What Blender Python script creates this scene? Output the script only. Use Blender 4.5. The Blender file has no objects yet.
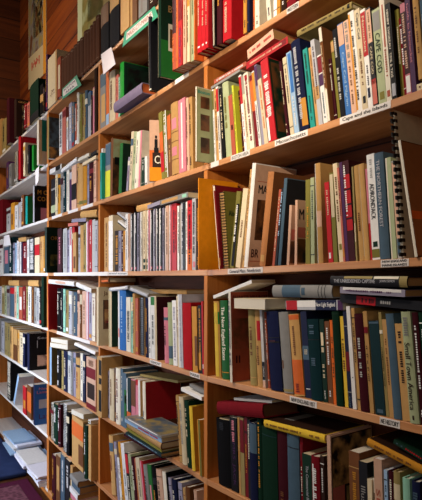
import bpy, bmesh, math, random
from mathutils import Vector, Matrix
SC = bpy.context.scene
COL = SC.collection
R = random.Random(7)

# ------------------------------------------------------------------ camera and survey
F = 520.0; CX, CY = 211.0, 250.0; HOR = 276.0; D = 0.87; CAMZ = 1.35
AL = math.atan(335.0 / F)
DIRV = Vector((-math.cos(AL), math.sin(AL), 0)); RGT = Vector((math.sin(AL), math.cos(AL), 0))
CAM = Vector((0, -D, CAMZ))
cd = bpy.data.cameras.new('camera'); cam = bpy.data.objects.new('camera', cd); COL.objects.link(cam)
cam.location = CAM; cam.rotation_euler = (math.pi/2, 0, math.pi/2 - AL)
cd.sensor_fit = 'VERTICAL'; cd.sensor_height = 24.0; cd.lens = F / 500 * 24.0; cd.shift_y = (HOR - CY) / 500
cd.clip_start = 0.05; cd.clip_end = 50
SC.camera = cam

XRM = None          # where the near bay starts; the near bay stands a little askew of the rest
NK = .0245; NYAW = math.radians(2.6); FR = {'near': False}
def L2W(p):
    """Near-bay coordinates to the room's."""
    if not FR['near']: return Vector(p)
    u = p[0] - XRM; z = p[2] + NK * u; c, s = math.cos(NYAW), math.sin(NYAW)
    return Vector((XRM + u * c - p[1] * s, u * s + p[1] * c, z))
def on_wall(px, py, y=0.0):
    """The point on the vertical plane at depth y from the shelf fronts that the survey pixel shows."""
    d = DIRV + RGT * ((px - CX) / F); d.z = (HOR - py) / F
    if FR['near']:
        c, s = math.cos(NYAW), math.sin(NYAW)
        e = Vector((c * d.x + s * d.y, -s * d.x + c * d.y, d.z))
        q = CAM - Vector((XRM, 0, 0)); q = Vector((c * q.x + s * q.y, -s * q.x + c * q.y, q.z))
        t = (y - q.y) / e.y
        u = q.x + e.x * t
        return Vector((XRM + u, y, q.z + e.z * t - NK * u))
    t = (D + y) / d.y
    return Vector((d.x * t, y, CAMZ + t * d.z))
def proj_y(p):
    v = L2W(p) - CAM
    return HOR - v.z / v.dot(DIRV) * F
def on_floor(px, py, z=0.0):
    t = (z - CAMZ) / ((HOR - py) / F)
    d = DIRV + RGT * ((px - CX) / F)
    return Vector((d.x * t, -D + d.y * t, z))

SHELF = {'A': 2.348, 'B': 2.028, 'C': 1.700, 'D': 1.369, 'E': 1.037, 'F': 0.715, 'G': 0.387, 'H': 0.062}
BOARD = 0.018; DEPTH = 0.170

# ------------------------------------------------------------------ palette and materials
PAL = {'w': ('white', 'e2dfdb'), 'iv': ('ivory', 'ded5c2'), 'cr': ('cream', 'd4c2a0'), 'tn': ('tan', 'bb9058'), 'gd': ('golden', 'c4862a'),
 'yl': ('yellow', 'dcb63a'), 'ly': ('lime yellow', 'c9c936'), 'or': ('orange', 'd0642a'), 'rs': ('rust', 'a5503a'), 'br': ('brown', '6b4124'),
 'db': ('dark brown', '2b1810'), 'bk': ('black', '0b0a0c'), 'ck': ('charcoal', '1d1d22'), 'gy': ('grey', '858380'), 'lg': ('light grey', 'b5b3b0'),
 'sv': ('silvery', 'b0b0b6'), 'lv': ('lavender', '938da0'), 'pu': ('purple', '4a2850'), 'nv': ('navy', '161b3a'), 'bl': ('blue', '3266a6'),
 'lb': ('pale blue', '98b6d4'), 'sl': ('slate blue', '465c6d'), 'tl': ('teal', '1c8d84'), 'dt': ('dark teal', '0d2b30'), 'gn': ('green', '236a2c'),
 'dg': ('dark green', '0e2b1d'), 'sg': ('sage green', 'a3ab84'), 'mt': ('mint green', '8abc a4'.replace(' ', '')), 'ol': ('olive', '777030'), 'rd': ('red', 'b01b24'),
 'dr': ('dark red', '70121c'), 'mr': ('maroon', '3a0f18'), 'pk': ('pink', 'cb7a88'), 'pc': ('peach', 'd0a68c'), 'sm': ('salmon', 'c56b5c'), 'kh': ('khaki', '968452'),
 'cd': ('red', '92161d'), 'vb': ('dark brown', '55301f'), 'hg': ('green', '1b5a2a'), 'wb': ('brown', 'a0683c'), 'oc': ('ochre', 'b98a48'), 'mv': ('mauve', '7d7088'),
 'bg': ('bright green', '1d8a2e'), 'au': ('amber', 'e08a10')}
def lin(h):
    out = []
    for i in (0, 2, 4):
        c = int(h[i:i+2], 16) / 255
        out.append(c / 12.92 if c <= .04045 else ((c + .055) / 1.055) ** 2.4)
    return tuple(out) + (1,)
def rgb(c): return lin(PAL[c][1] if c in PAL else c)

def node_mat(name):
    m = bpy.data.materials.new(name); m.use_nodes = True
    nt = m.node_tree; b = nt.nodes['Principled BSDF']
    return m, nt, b
_MC = {}
def paint(c, finish='paper', grain=60.0, amt=.16):
    """A plain coloured surface with small mottling; finish paper, cloth, gloss or metal."""
    k = (c, finish)
    if k in _MC: return _MC[k]
    m, nt, b = node_mat('%s_%s' % (PAL[c][0].replace(' ', '_') if c in PAL else 'hue', finish))
    base = rgb(c)
    tc = nt.nodes.new('ShaderNodeTexCoord'); no = nt.nodes.new('ShaderNodeTexNoise'); no.inputs['Scale'].default_value = grain; no.inputs['Detail'].default_value = 4
    oi = nt.nodes.new('ShaderNodeObjectInfo')
    mx = nt.nodes.new('ShaderNodeMix'); mx.data_type = 'RGBA'; mx.blend_type = 'MIX'
    mx.inputs[6].default_value = tuple(x * (1 - amt) for x in base[:3]) + (1,)
    mx.inputs[7].default_value = tuple(min(1, x * (1 + amt)) for x in base[:3]) + (1,)
    nt.links.new(tc.outputs['Object'], no.inputs['Vector']); nt.links.new(no.outputs['Fac'], mx.inputs[0])
    hs = nt.nodes.new('ShaderNodeHueSaturation'); mr = nt.nodes.new('ShaderNodeMapRange')
    mr.inputs['To Min'].default_value = .86; mr.inputs['To Max'].default_value = 1.1
    nt.links.new(oi.outputs['Random'], mr.inputs['Value']); nt.links.new(mr.outputs[0], hs.inputs['Value'])
    nt.links.new(mx.outputs[2], hs.inputs['Color']); nt.links.new(hs.outputs[0], b.inputs['Base Color'])
    b.inputs['Roughness'].default_value = {'paper': .55, 'cloth': .8, 'gloss': .3, 'metal': .3}[finish]
    b.inputs['Specular IOR Level'].default_value = {'paper': .2, 'cloth': .08, 'gloss': .5, 'metal': .5}[finish]
    if finish == 'metal': b.inputs['Metallic'].default_value = .9
    if finish == 'cloth':
        bu = nt.nodes.new('ShaderNodeBump'); bu.inputs['Strength'].default_value = .25; bu.inputs['Distance'].default_value = .0005
        n2 = nt.nodes.new('ShaderNodeTexNoise'); n2.inputs['Scale'].default_value = 900
        nt.links.new(tc.outputs['Object'], n2.inputs['Vector']); nt.links.new(n2.outputs['Fac'], bu.inputs['Height']); nt.links.new(bu.outputs[0], b.inputs['Normal'])
    _MC[k] = m; return m
def picture(c1, c2, c3=None, scale=30):
    k = ('pic', c1, c2, c3, scale)
    if k in _MC: return _MC[k]
    m, nt, b = node_mat('printed_picture')
    tc = nt.nodes.new('ShaderNodeTexCoord'); no = nt.nodes.new('ShaderNodeTexNoise'); no.inputs['Scale'].default_value = scale; no.inputs['Detail'].default_value = 5
    cr = nt.nodes.new('ShaderNodeValToRGB'); cr.color_ramp.interpolation = 'LINEAR'
    e = cr.color_ramp.elements; e[0].position = .4; e[0].color = rgb(c1); e[1].position = .6; e[1].color = rgb(c2)
    if c3: n = e.new(.5); n.color = rgb(c3)
    nt.links.new(tc.outputs['Object'], no.inputs['Vector']); nt.links.new(no.outputs['Fac'], cr.inputs[0]); nt.links.new(cr.outputs[0], b.inputs['Base Color'])
    b.inputs['Roughness'].default_value = .4
    _MC[k] = m; return m
def page_mat(c):
    k = ('pages', c)
    if k in _MC: return _MC[k]
    m, nt, b = node_mat('page_edges')
    tc = nt.nodes.new('ShaderNodeTexCoord'); w = nt.nodes.new('ShaderNodeTexWave'); w.bands_direction = 'X'; w.inputs['Scale'].default_value = 260; w.inputs['Distortion'].default_value = 1.5
    mx = nt.nodes.new('ShaderNodeMix'); mx.data_type = 'RGBA'
    base = rgb(c)
    mx.inputs[6].default_value = tuple(x * .72 for x in base[:3]) + (1,); mx.inputs[7].default_value = base
    nt.links.new(tc.outputs['Object'], w.inputs['Vector']); nt.links.new(w.outputs['Fac'], mx.inputs[0]); nt.links.new(mx.outputs[2], b.inputs['Base Color'])
    b.inputs['Roughness'].default_value = .8
    _MC[k] = m; return m
def wood(name, c1, c2, axis='X', scale=1.0, rough=.5, planks=None, knots=True, seamw=.03):
    """Pine-like grain stretched along an axis; planks = (axis, width) adds dark seams."""
    m, nt, b = node_mat(name)
    tc = nt.nodes.new('ShaderNodeTexCoord'); mp = nt.nodes.new('ShaderNodeMapping')
    s = {'X': (1.2, 22, 22), 'Y': (22, 1.2, 22), 'Z': (22, 22, 1.2)}[axis]
    mp.inputs['Scale'].default_value = tuple(v * scale for v in s)
    no = nt.nodes.new('ShaderNodeTexNoise'); no.inputs['Scale'].default_value = 1.6; no.inputs['Detail'].default_value = 6; no.inputs['Distortion'].default_value = 1.2
    cr = nt.nodes.new('ShaderNodeValToRGB'); e = cr.color_ramp.elements; e[0].position = .32; e[0].color = lin(c1); e[1].position = .68; e[1].color = lin(c2)
    nt.links.new(tc.outputs['Object'], mp.inputs[0]); nt.links.new(mp.outputs[0], no.inputs['Vector']); nt.links.new(no.outputs['Fac'], cr.inputs[0])
    out = cr.outputs[0]
    if knots:
        vo = nt.nodes.new('ShaderNodeTexVoronoi'); vo.inputs['Scale'].default_value = 3.2
        m2 = nt.nodes.new('ShaderNodeMapping'); m2.inputs['Scale'].default_value = {'X': (.5, 1.4, 1.4), 'Y': (1.4, .5, 1.4), 'Z': (1.4, 1.4, .5)}[axis]
        nt.links.new(tc.outputs['Object'], m2.inputs[0]); nt.links.new(m2.outputs[0], vo.inputs['Vector'])
        r2 = nt.nodes.new('ShaderNodeValToRGB'); r2.color_ramp.elements[0].position = .05; r2.color_ramp.elements[0].color = (.25, .13, .08, 1); r2.color_ramp.elements[1].position = .12; r2.color_ramp.elements[1].color = (1, 1, 1, 1)
        nt.links.new(vo.outputs['Distance'], r2.inputs[0])
        mu = nt.nodes.new('ShaderNodeMix'); mu.data_type = 'RGBA'; mu.blend_type = 'MULTIPLY'; mu.inputs[0].default_value = .8
        nt.links.new(out, mu.inputs[6]); nt.links.new(r2.outputs[0], mu.inputs[7]); out = mu.outputs[2]
    if planks:
        ax, wd = planks
        sp = nt.nodes.new('ShaderNodeSeparateXYZ'); nt.links.new(tc.outputs['Object'], sp.inputs[0])
        dv = nt.nodes.new('ShaderNodeMath'); dv.operation = 'DIVIDE'; dv.inputs[1].default_value = wd; nt.links.new(sp.outputs[ax], dv.inputs[0])
        fr = nt.nodes.new('ShaderNodeMath'); fr.operation = 'FRACT'; nt.links.new(dv.outputs[0], fr.inputs[0])
        gt = nt.nodes.new('ShaderNodeMath'); gt.operation = 'GREATER_THAN'; gt.inputs[1].default_value = seamw; nt.links.new(fr.outputs[0], gt.inputs[0])
        fl = nt.nodes.new('ShaderNodeMath'); fl.operation = 'FLOOR'; nt.links.new(dv.outputs[0], fl.inputs[0])
        wn = nt.nodes.new('ShaderNodeTexWhiteNoise'); wn.noise_dimensions = '1D'; nt.links.new(fl.outputs[0], wn.inputs['W'])
        mr = nt.nodes.new('ShaderNodeMapRange'); mr.inputs['To Min'].default_value = .75; mr.inputs['To Max'].default_value = 1.1; nt.links.new(wn.outputs['Value'], mr.inputs['Value'])
        mm = nt.nodes.new('ShaderNodeMath'); mm.operation = 'MULTIPLY'; nt.links.new(mr.outputs[0], mm.inputs[0]); nt.links.new(gt.outputs[0], mm.inputs[1])
        ad = nt.nodes.new('ShaderNodeMath'); ad.operation = 'MAXIMUM'; ad.inputs[1].default_value = .12; nt.links.new(mm.outputs[0], ad.inputs[0])
        mu = nt.nodes.new('ShaderNodeMix'); mu.data_type = 'RGBA'; mu.blend_type = 'MULTIPLY'; mu.inputs[0].default_value = 1
        nt.links.new(out, mu.inputs[6]); nt.links.new(ad.outputs[0], mu.inputs[7]); out = mu.outputs[2]
    nt.links.new(out, b.inputs['Base Color']); b.inputs['Roughness'].default_value = rough; b.inputs['Specular IOR Level'].default_value = .25 if rough > .45 else .5
    bu = nt.nodes.new('ShaderNodeBump'); bu.inputs['Strength'].default_value = .15; bu.inputs['Distance'].default_value = .002
    nt.links.new(no.outputs['Fac'], bu.inputs['Height']); nt.links.new(bu.outputs[0], b.inputs['Normal'])
    return m

# ------------------------------------------------------------------ mesh helpers
def link(name, bm, mat, parent=None, smooth=False):
    me = bpy.data.meshes.new(name); bm.normal_update(); bm.to_mesh(me); bm.free()
    for m in (mat if isinstance(mat, (list, tuple)) else [mat]): me.materials.append(m)
    if smooth:
        for p in me.polygons: p.use_smooth = True
    o = bpy.data.objects.new(name, me); COL.objects.link(o)
    if parent: o.parent = parent
    return o
def empty(name, loc=(0, 0, 0)):
    o = bpy.data.objects.new(name, None); o.empty_display_size = .02; COL.objects.link(o); o.location = loc; return o
def box(bm, x0, x1, y0, y1, z0, z1, mi=0):
    v = [bm.verts.new(p) for p in ((x0,y0,z0),(x1,y0,z0),(x1,y1,z0),(x0,y1,z0),(x0,y0,z1),(x1,y0,z1),(x1,y1,z1),(x0,y1,z1))]
    for q in ((0,3,2,1),(4,5,6,7),(0,1,5,4),(1,2,6,5),(2,3,7,6),(3,0,4,7)):
        f = bm.faces.new([v[i] for i in q]); f.material_index = mi
    return v
def bevel(bm, w, seg=2):
    bmesh.ops.bevel(bm, geom=list(bm.edges), offset=w, segments=seg, affect='EDGES', profile=.5)
def tag(o, label, cat, group=None, kind=None):
    o['label'] = label; o['category'] = cat
    if group: o['group'] = group
    if kind: o['kind'] = kind
_TC = {}
def text_mesh(s):
    """Flat letter mesh of a word, with its size; in its own x-y plane, starting at the origin."""
    if s not in _TC:
        cu = bpy.data.curves.new('lettering', 'FONT'); cu.body = s; cu.size = 1.0; cu.resolution_u = 2
        ob = bpy.data.objects.new('lettering', cu); COL.objects.link(ob)
        dg = bpy.context.evaluated_depsgraph_get(); dg.update()
        me = bpy.data.meshes.new_from_object(ob.evaluated_get(dg))
        COL.objects.unlink(ob); bpy.data.objects.remove(ob)
        co = [v.co.copy() for v in me.vertices]; fc = [tuple(p.vertices) for p in me.polygons]
        x0 = min(c.x for c in co); x1 = max(c.x for c in co); y0 = min(c.y for c in co); y1 = max(c.y for c in co)
        _TC[s] = ([Vector((c.x - x0, c.y - y0, 0)) for c in co], fc, x1 - x0, y1 - y0)
        bpy.data.meshes.remove(me)
    return _TC[s]
def put_text(bm, s, org, u, v, length, height, bold=0.0):
    """Adds the letters of s from org along u, letter tops towards v, filling length by height."""
    co, fc, w, h = text_mesh(s)
    n = u.cross(v).normalized()
    for k in range(2 if bold else 1):
        vs = [bm.verts.new(org + u * (c.x / w * length + k * bold) + v * (c.y / h * height) + n * .00002 * k) for c in co]
        for f in fc:
            try: bm.faces.new([vs[i] for i in f])
            except ValueError: pass
def quad(bm, a, b, c, d, mi=0):
    f = bm.faces.new([bm.verts.new(p) for p in (a, b, c, d)]); f.material_index = mi
# ------------------------------------------------------------------ one book
KINDN = {'h': 'hardback', 'p': 'paperback', 'm': 'magazine', 's': 'spiral_notebook', 'c': 'comb_bound_book', 'f': 'paper_folder', 'b': 'storage_box'}
def spine_y(u, bulge): return -bulge * (1 - (2 * u - 1) ** 2)
def cover_bm(t, d, h, kind):
    """U-shaped case: two boards and a spine. Spine at y=0, thickness along x, depth along +y, height along z."""
    th = min(.0026 if kind == 'h' else .0011, t * .2)
    bul = min(.005, t * .16) if kind == 'h' else 0.0
    n = 6 if kind == 'h' and t > .012 else 1
    outer = [(0, d)] + [(t * i / n, spine_y(i / n, bul)) for i in range(n + 1)] + [(t, d)]
    inner = [(th, d)] + [(th + (t - 2 * th) * i / n, spine_y(i / n, bul) + th) for i in range(n + 1)] + [(t - th, d)]
    bm = bmesh.new()
    vo = [[bm.verts.new((x, y, z)) for x, y in outer] for z in (0, h)]
    vi = [[bm.verts.new((x, y, z)) for x, y in inner] for z in (0, h)]
    for i in range(len(outer) - 1):
        bm.faces.new((vo[0][i], vo[0][i+1], vo[1][i+1], vo[1][i]))
        bm.faces.new((vi[0][i+1], vi[0][i], vi[1][i], vi[1][i+1]))
        bm.faces.new((vo[1][i], vo[1][i+1], vi[1][i+1], vi[1][i]))
        bm.faces.new((vo[0][i+1], vo[0][i], vi[0][i], vi[0][i+1]))
    for e in (0, len(outer) - 1):
        a = (vo[0][e], vo[1][e], vi[1][e], vi[0][e])
        bm.faces.new(a if e == 0 else a[::-1])
    bmesh.ops.recalc_face_normals(bm, faces=list(bm.faces))
    return bm, th, bul

def make_book(t, d, h, col, kind, decor, pages='iv', detail=True):
    """A book standing at the origin with its spine towards -y; returns the root (its cover)."""
    nm = KINDN[kind]
    fin = 'cloth' if kind == 'h' and not any(x[0] in 'TR' for x in decor) else ('gloss' if kind == 'm' else 'paper')
    if kind == 'f':
        bm, th, bul = cover_bm(t, d, h, 'p'); root = link(nm, bm, paint(col, 'paper'))
        bm = bmesh.new(); box(bm, th * 1.1, t - th * 1.1, th * 1.2, d * .97, .002, h * .985); link('pages', bm, page_mat(pages), root)
    elif kind == 'b':
        bm = bmesh.new(); box(bm, 0, t, 0, d, 0, h); bevel(bm, .001)
        root = link(nm, bm, paint(col, 'paper')); bul = 0
    elif kind in 'sc':
        root = empty(nm); bul = 0
        bm = bmesh.new(); cv = min(.0012, t * .15)
        box(bm, 0, cv, .006, d, 0, h); box(bm, t - cv, t, .006, d, 0, h)
        cov = link('cover', bm, paint(col, 'paper'), root)
        bm = bmesh.new(); box(bm, cv + .0003, t - cv - .0003, .007, d - .002, .001, h - .001)
        link('pages', bm, page_mat(pages), root)
        bm = bmesh.new()
        n = int(h / (.0085 if kind == 's' else .0145))
        for i in range(n):
            z = (i + .5) * h / n; rr = t * .5
            if kind == 's':
                for j in range(10):
                    a0, a1 = math.pi * 2 * j / 10, math.pi * 2 * (j + 1) / 10
                    p0 = Vector((t/2 + rr * 1.0 * math.cos(a0), .008 + .009 * math.sin(a0), z)); p1 = Vector((t/2 + rr * math.cos(a1), .008 + .009 * math.sin(a1), z))
                    w = Vector((0, 0, .0016)); o = Vector((math.cos(a0), math.sin(a0), 0)) * .0006
                    quad(bm, p0 - w + o, p1 - w + o, p1 + w + o, p0 + w + o)
            else:
                hh = h / n * .5
                prof = [(t * .5 - t * .62 * math.cos(math.pi * j / 8), .008 - .018 * math.sin(math.pi * j / 8)) for j in range(9)]
                for j in range(8):
                    quad(bm, Vector((*prof[j], z - hh/2)), Vector((*prof[j+1], z - hh/2)), Vector((*prof[j+1], z + hh/2)), Vector((*prof[j], z + hh/2)))
        if kind == 'c':
            pass
        link('binding_coil' if kind == 's' else 'comb_binding', bm, paint('bk', 'gloss'), root)
    else:
        bm, th, bul = cover_bm(t, d, h, kind)
        root = link(nm, bm, paint(col, fin))
        ins = .0032 if kind == 'h' else .0006
        bm = bmesh.new(); box(bm, th + .0001, t - th - .0001, th + .0002, d - ins * 1.3, ins, h - ins)
        link('pages', bm, page_mat(pages), root)
    # decoration
    bands = {}; x0 = t * .03
    for dc in decor:
        k = dc[0]; a = dc[1:]
        if k in 'BP':      # band or patch on the spine
            c, zl, zh = a[0], float(a[1]), float(a[2]); u0, u1 = (.0, 1.) if k == 'B' else (float(a[3]), float(a[4]))
            bm = bands.setdefault(('spine_band' if k == 'B' else 'spine_label', c, len(bands)), bmesh.new())
            n = 5 if bul else 1
            for i in range(n):
                ua, ub = u0 + (u1 - u0) * i / n, u0 + (u1 - u0) * (i + 1) / n
                ya, yb = spine_y(ua, bul) - .00045, spine_y(ub, bul) - .00045
                quad(bm, Vector((ua*t, ya, zl*h)), Vector((ub*t, yb, zl*h)), Vector((ub*t, yb, zh*h)), Vector((ua*t, ya, zh*h)))
            if k == 'B' and kind != 'h' and False: pass
        elif k == 'D':     # small lettering too fine to read, as tiny strokes
            c, zl, zh = a[0], float(a[1]), float(a[2]); wf = float(a[3]) if len(a) > 3 else .34
            bm = bands.setdefault(('spine_lettering', c, len(bands)), bmesh.new())
            z = zh * h; cx = t * .5; lw = t * wf; y = -bul - .0009
            while z > zl * h:
                s = R.uniform(.0022, .0042)
                if R.random() < .84:
                    w2 = lw * R.uniform(.35, .5)
                    quad(bm, Vector((cx - w2, y, z - s)), Vector((cx + w2, y, z - s)), Vector((cx + w2, y, z)), Vector((cx - w2, y, z)))
                z -= s + .0016
        elif k == 'T':     # title down the spine
            s, c, zl, zh = a[0], a[1], float(a[2]), float(a[3]); wf = float(a[4]) if len(a) > 4 else .55
            bm = bands.setdefault(('spine_title', c, len(bands)), bmesh.new())
            L = (zh - zl) * h; hh = t * wf
            put_text(bm, s, Vector((t * .5 - hh * .5, -bul - .001, zh * h)), Vector((0, 0, -1)), Vector((1, 0, 0)), L, hh, bold=L * .004)
        elif k in 'RQ':    # picture / plain panel on the cover
            if k == 'R': c = picture(a[0], a[1], None, 25); yl, yh, zl, zh = map(float, a[2:6]); key = ('cover_picture', a[0] + a[1])
            else: c = a[0]; yl, yh, zl, zh = map(float, a[1:5]); key = ('cover_panel', a[0])
            bm = bands.setdefault(key + (len(bands), c) if k == 'R' else key + (len(bands),), bmesh.new())
            off = .0004 + .0002 * sum(1 for q in decor[:decor.index(dc)] if q[0] in 'RQ')
            quad(bm, Vector((t+off, yl*d, zl*h)), Vector((t+off, yh*d, zl*h)), Vector((t+off, yh*d, zh*h)), Vector((t+off, yl*d, zh*h)))
        elif k == 'X':     # title across the cover
            s, c, yl, yh, zl, zh = a[0], a[1], *map(float, a[2:6])
            bm = bands.setdefault(('cover_title', c, len(bands)), bmesh.new())
            put_text(bm, s, Vector((t + .0014, yl * d, zl * h)), Vector((0, 1, 0)), Vector((0, 0, 1)), (yh - yl) * d, (zh - zl) * h, bold=.0006)
    for key, bm in bands.items():
        m = key[3] if len(key) > 3 else paint(key[1], 'paper')
        o = link(key[0], bm, m, root)
        if len(key) == 3 and key[1] in PAL and key[0] in ('spine_band', 'spine_label', 'spine_lettering', 'spine_title', 'cover_panel'):
            o['label'] = '%s %s' % (PAL[key[1]][0], key[0].replace('_', ' '))
    return root

def auto_decor(col, t, kind, rnd):
    dark = sum(rgb(col)[:3]) < .5
    ink = rnd.choice(['cr', 'iv', 'gd', 'w'] if dark else ['ck', 'db', 'dr', 'nv', 'bk'])
    out = []
    q = rnd.random()
    zt = rnd.uniform(.82, .93)
    if q < .25:
        out += [('B', rnd.choice(['dr', 'gd', 'cr', 'ck', 'sl', 'iv', 'mr']), rnd.uniform(.7, .8), zt)]
        out += [('D', ink, rnd.uniform(.25, .4), .66)]
    elif q < .45:
        out += [('B', ink, .9, .91), ('B', ink, .1, .11), ('D', ink, rnd.uniform(.3, .55), .85)]
    elif q < .55:
        out += [('P', rnd.choice(['w', 'cr', 'gd', 'rd']), .05, .13, .12, .88), ('D', ink, rnd.uniform(.3, .5), zt)]
    else:
        out += [('D', ink, rnd.uniform(.3, .55), zt), ('D', ink, .08, rnd.uniform(.12, .2))]
    return out

# ------------------------------------------------------------------ reading the shelf lists
def flat_stack(bay, row, pl, pr, b, items, z0=0.0, d=13, where='in the flat stack'):
    z = SHELF[row] + .0006 + z0
    for t, col, kind, dec in items:
        j = R.uniform(-.012, .012); y = b / 100 + R.uniform(-.008, .008)
        xa, xb = on_wall(pl, 0, b / 100).x + j, on_wall(pr, 0, b / 100).x + j * .5
        root = make_book(t, d / 100, xb - xa, col, kind, parse_decor(dec), R.choice(['cr', 'iv', 'tn']))
        M = Matrix((Vector((0, 0, 1)), Vector((0, 1, 0)), Vector((-1, 0, 0)))).transposed().to_4x4()
        root.matrix_world = Matrix.Translation((xb, y, z)) @ Matrix.Rotation(math.radians(R.uniform(-2, 2)), 4, 'Z') @ M
        BOOKS.append(dict(root=root, bay=bay, row=row, x=xa, col=col, kind=kind, t=t, h=xb - xa, dec=[], lying=True, name=None, stack=where))
        z += t + .0008
BOOKS = []   # every book: dict(root, bay, row, x, colour name, kind, t, h, feat, lying)
def parse_decor(s):
    out = []
    for q in s.split(';'):
        q = q.strip()
        if q: out.append(tuple(x.strip() for x in q.split(':')))
    return out
def lean_at(keys, x):
    if not keys: return 0.0
    if x <= keys[0][0]: return keys[0][1]
    for (a, p), (b, q) in zip(keys, keys[1:]):
        if x <= b: return p + (q - p) * (x - a) / (b - a)
    return keys[-1][1]
def shelf_row(bay, row, lean, spec, lying='', setback=.8, lo=None, hi=None):
    zs = SHELF[row] + .0004
    FR['near'] = bay == 'near'; k = NK if FR['near'] else 0; yw = NYAW if FR['near'] else 0
    rows = []
    for ln in spec.strip().splitlines():
        ln = ln.strip()
        if not ln or ln[0] == '#': continue
        head, _, dec = ln.partition('|')
        a = head.split()
        o = dict(x.split('=', 1) for x in a[4:] if '=' in x)
        kind = a[4] if len(a) > 4 and '=' not in a[4] else 'h'
        px0, px1, yt = float(a[0]), float(a[1]), float(a[2])
        rnd = random.Random(int(px0 * 131 + yt * 7 + ord(row) * 977))
        y = (float(o['b']) if 'b' in o else setback + rnd.uniform(-.25, .35)) / 100
        yr = setback / 100 if abs(y - setback / 100) < .0115 else y
        P0 = on_wall(px0, 0, yr); P1 = on_wall(px1, 0, yr)
        gz = zs + float(o.get('z', 0)) / 100
        pyb = proj_y((P0.x, yr, gz))
        dx = float(o['l']) if 'l' in o else lean_at(lean, px0) * (pyb - yt)
        PT = on_wall(px0 + dx, yt, yr)
        hz = PT.z - gz
        m = (PT.x - P0.x) / hz
        rows.append(dict(x0=P0.x, x1=P1.x, m=m, hz=hz, z=gz, y=y, col=a[3], kind=kind, o=o, dec=dec, rnd=rnd, px=px0))
    rows.sort(key=lambda r: r['x0'])
    if lo is not None:
        for r in rows:
            if r['x0'] < lo + .001: r['x0'] = lo + .001
            if r['x0'] + min(0, r['m'] * r['hz']) < lo and r['y'] > -.03: r['m'] = (lo + .002 - r['x0']) / r['hz']
    if hi is not None:
        for r in rows:
            if r['y'] < -.03: continue
            if r['x1'] > hi - .001: r['x1'] = hi - .001
            if r['x1'] + r['m'] * r['hz'] > hi - .001: r['m'] = max(0, (hi - .002 - r['x1']) / r['hz'])
    # lying books first, they cap the heights of those beneath
    lies = []
    for ln in lying.strip().splitlines():
        ln = ln.strip()
        if not ln or ln[0] == '#': continue
        head, _, dec = ln.partition('|'); a = head.split()
        o = dict(x.split('=', 1) for x in a[7:] if '=' in x); kind = a[6]
        b0 = float(o.get('b', 1.5)) / 100; b1 = float(o.get('b1', o.get('b', 1.5))) / 100
        Q0 = on_wall(float(a[0]), float(a[1]), b0); Q1 = on_wall(float(a[2]), float(a[3]), b1)
        top = on_wall(float(a[0]), float(a[1]) - float(a[4]), b0)
        lies.append(dict(Q0=Q0, Q1=Q1, t=top.z - Q0.z, col=a[5], kind=kind, o=o, dec=dec))
    for L in lies:
        if 'free' in L['o']: continue
        for r in rows:
            for x in (r['x0'] + r['m'] * r['hz'], r['x1'] + r['m'] * r['hz']):
                a, b = sorted((L['Q0'], L['Q1']), key=lambda v: v.x)
                if a.x - .004 < x < b.x + .004:
                    zz = a.z + (b.z - a.z) * min(1, max(0, (x - a.x) / (b.x - a.x))) - .0016
                    if zz - r['z'] < r['hz'] and zz - r['z'] > .45 * r['hz']: r['hz'] = zz - r['z']
    if row != 'A':
        up = SHELF[chr(ord(row) - 1)] - BOARD - .002
        for r in rows: r['hz'] = min(r['hz'], up - r['z'])
    for it in range(3):
        for p, q in zip(rows, rows[1:]):
            zz = min(p['hz'] + p['z'], q['hz'] + q['z']) - max(p['z'], q['z'])
            for z in (0, zz):
                g = (q['x0'] + q['m'] * z) - (p['x1'] + p['m'] * z)
                if g < .0007:
                    s = .0007 - g
                    wp, wq = p['x1'] - p['x0'], q['x1'] - q['x0']
                    tp = s * wp / (wp + wq)
                    p['x1'] -= tp; q['x0'] += s - tp
    for r in rows:
        t = max(.0035, r['x1'] - r['x0'])
        phi = math.atan(r['m']); c = math.cos(phi)
        tt = max(.003, t * c); h = max(.05, (r['hz'] - tt * abs(math.sin(phi))) / c)
        k = r['kind']; o = r['o']
        d = float(o['d']) / 100 if 'd' in o else min(max(h * r['rnd'].uniform(.6, .68), .09), .158 - max(r['y'], 0))
        d = min(d, DEPTH - .006 - r['y'])
        dec = parse_decor(r['dec']) if r['dec'].strip() else auto_decor(r['col'], tt, k, r['rnd'])
        if r['dec'].strip() == '-': dec = []
        root = make_book(tt, d, h, r['col'], k, dec, o.get('pg', r['rnd'].choice(['iv', 'cr', 'w', 'cr'])))
        kk = NK if FR['near'] else 0
        root.location = L2W((r['x0'], r['y'], r['z'] + max(0, tt * (math.sin(phi) + kk))))
        root.rotation_euler = (0, phi, math.radians(float(o.get('yaw', 0))) + yw)
        BOOKS.append(dict(root=root, bay=bay, row=row, x=r['x0'], col=r['col'], kind=k, t=tt, h=h, dec=dec if r['dec'].strip() else [], lying=False, name=o.get('n')))
    for L in lies:
        Q0, Q1, o = L2W(L['Q0']), L2W(L['Q1']), L['o']
        Z = (Q1 - Q0); ln_ = Z.length; Z.normalize()
        Yd = Vector((-Z.y, Z.x, 0)).normalized(); up = Z.cross(Yd).normalized()   # +x along, depth, up
        d = float(o.get('d', 14)) / 100
        dec = parse_decor(L['dec']) if L['dec'].strip() else auto_decor(L['col'], L['t'], L['kind'], R)
        if L['dec'].strip() == '-': dec = []
        root = make_book(L['t'], d, ln_, L['col'], L['kind'], dec, o.get('pg', 'cr'))
        if 'o' in o:   # fore-edge outwards
            M = Matrix((up, -Yd, Z)).transposed().to_4x4(); M.translation = Q0 + Yd * d
        else:
            M = Matrix((up, Yd, -Z)).transposed().to_4x4(); M.translation = Q1
        M.translation += up * .0008
        root.matrix_world = M
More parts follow.
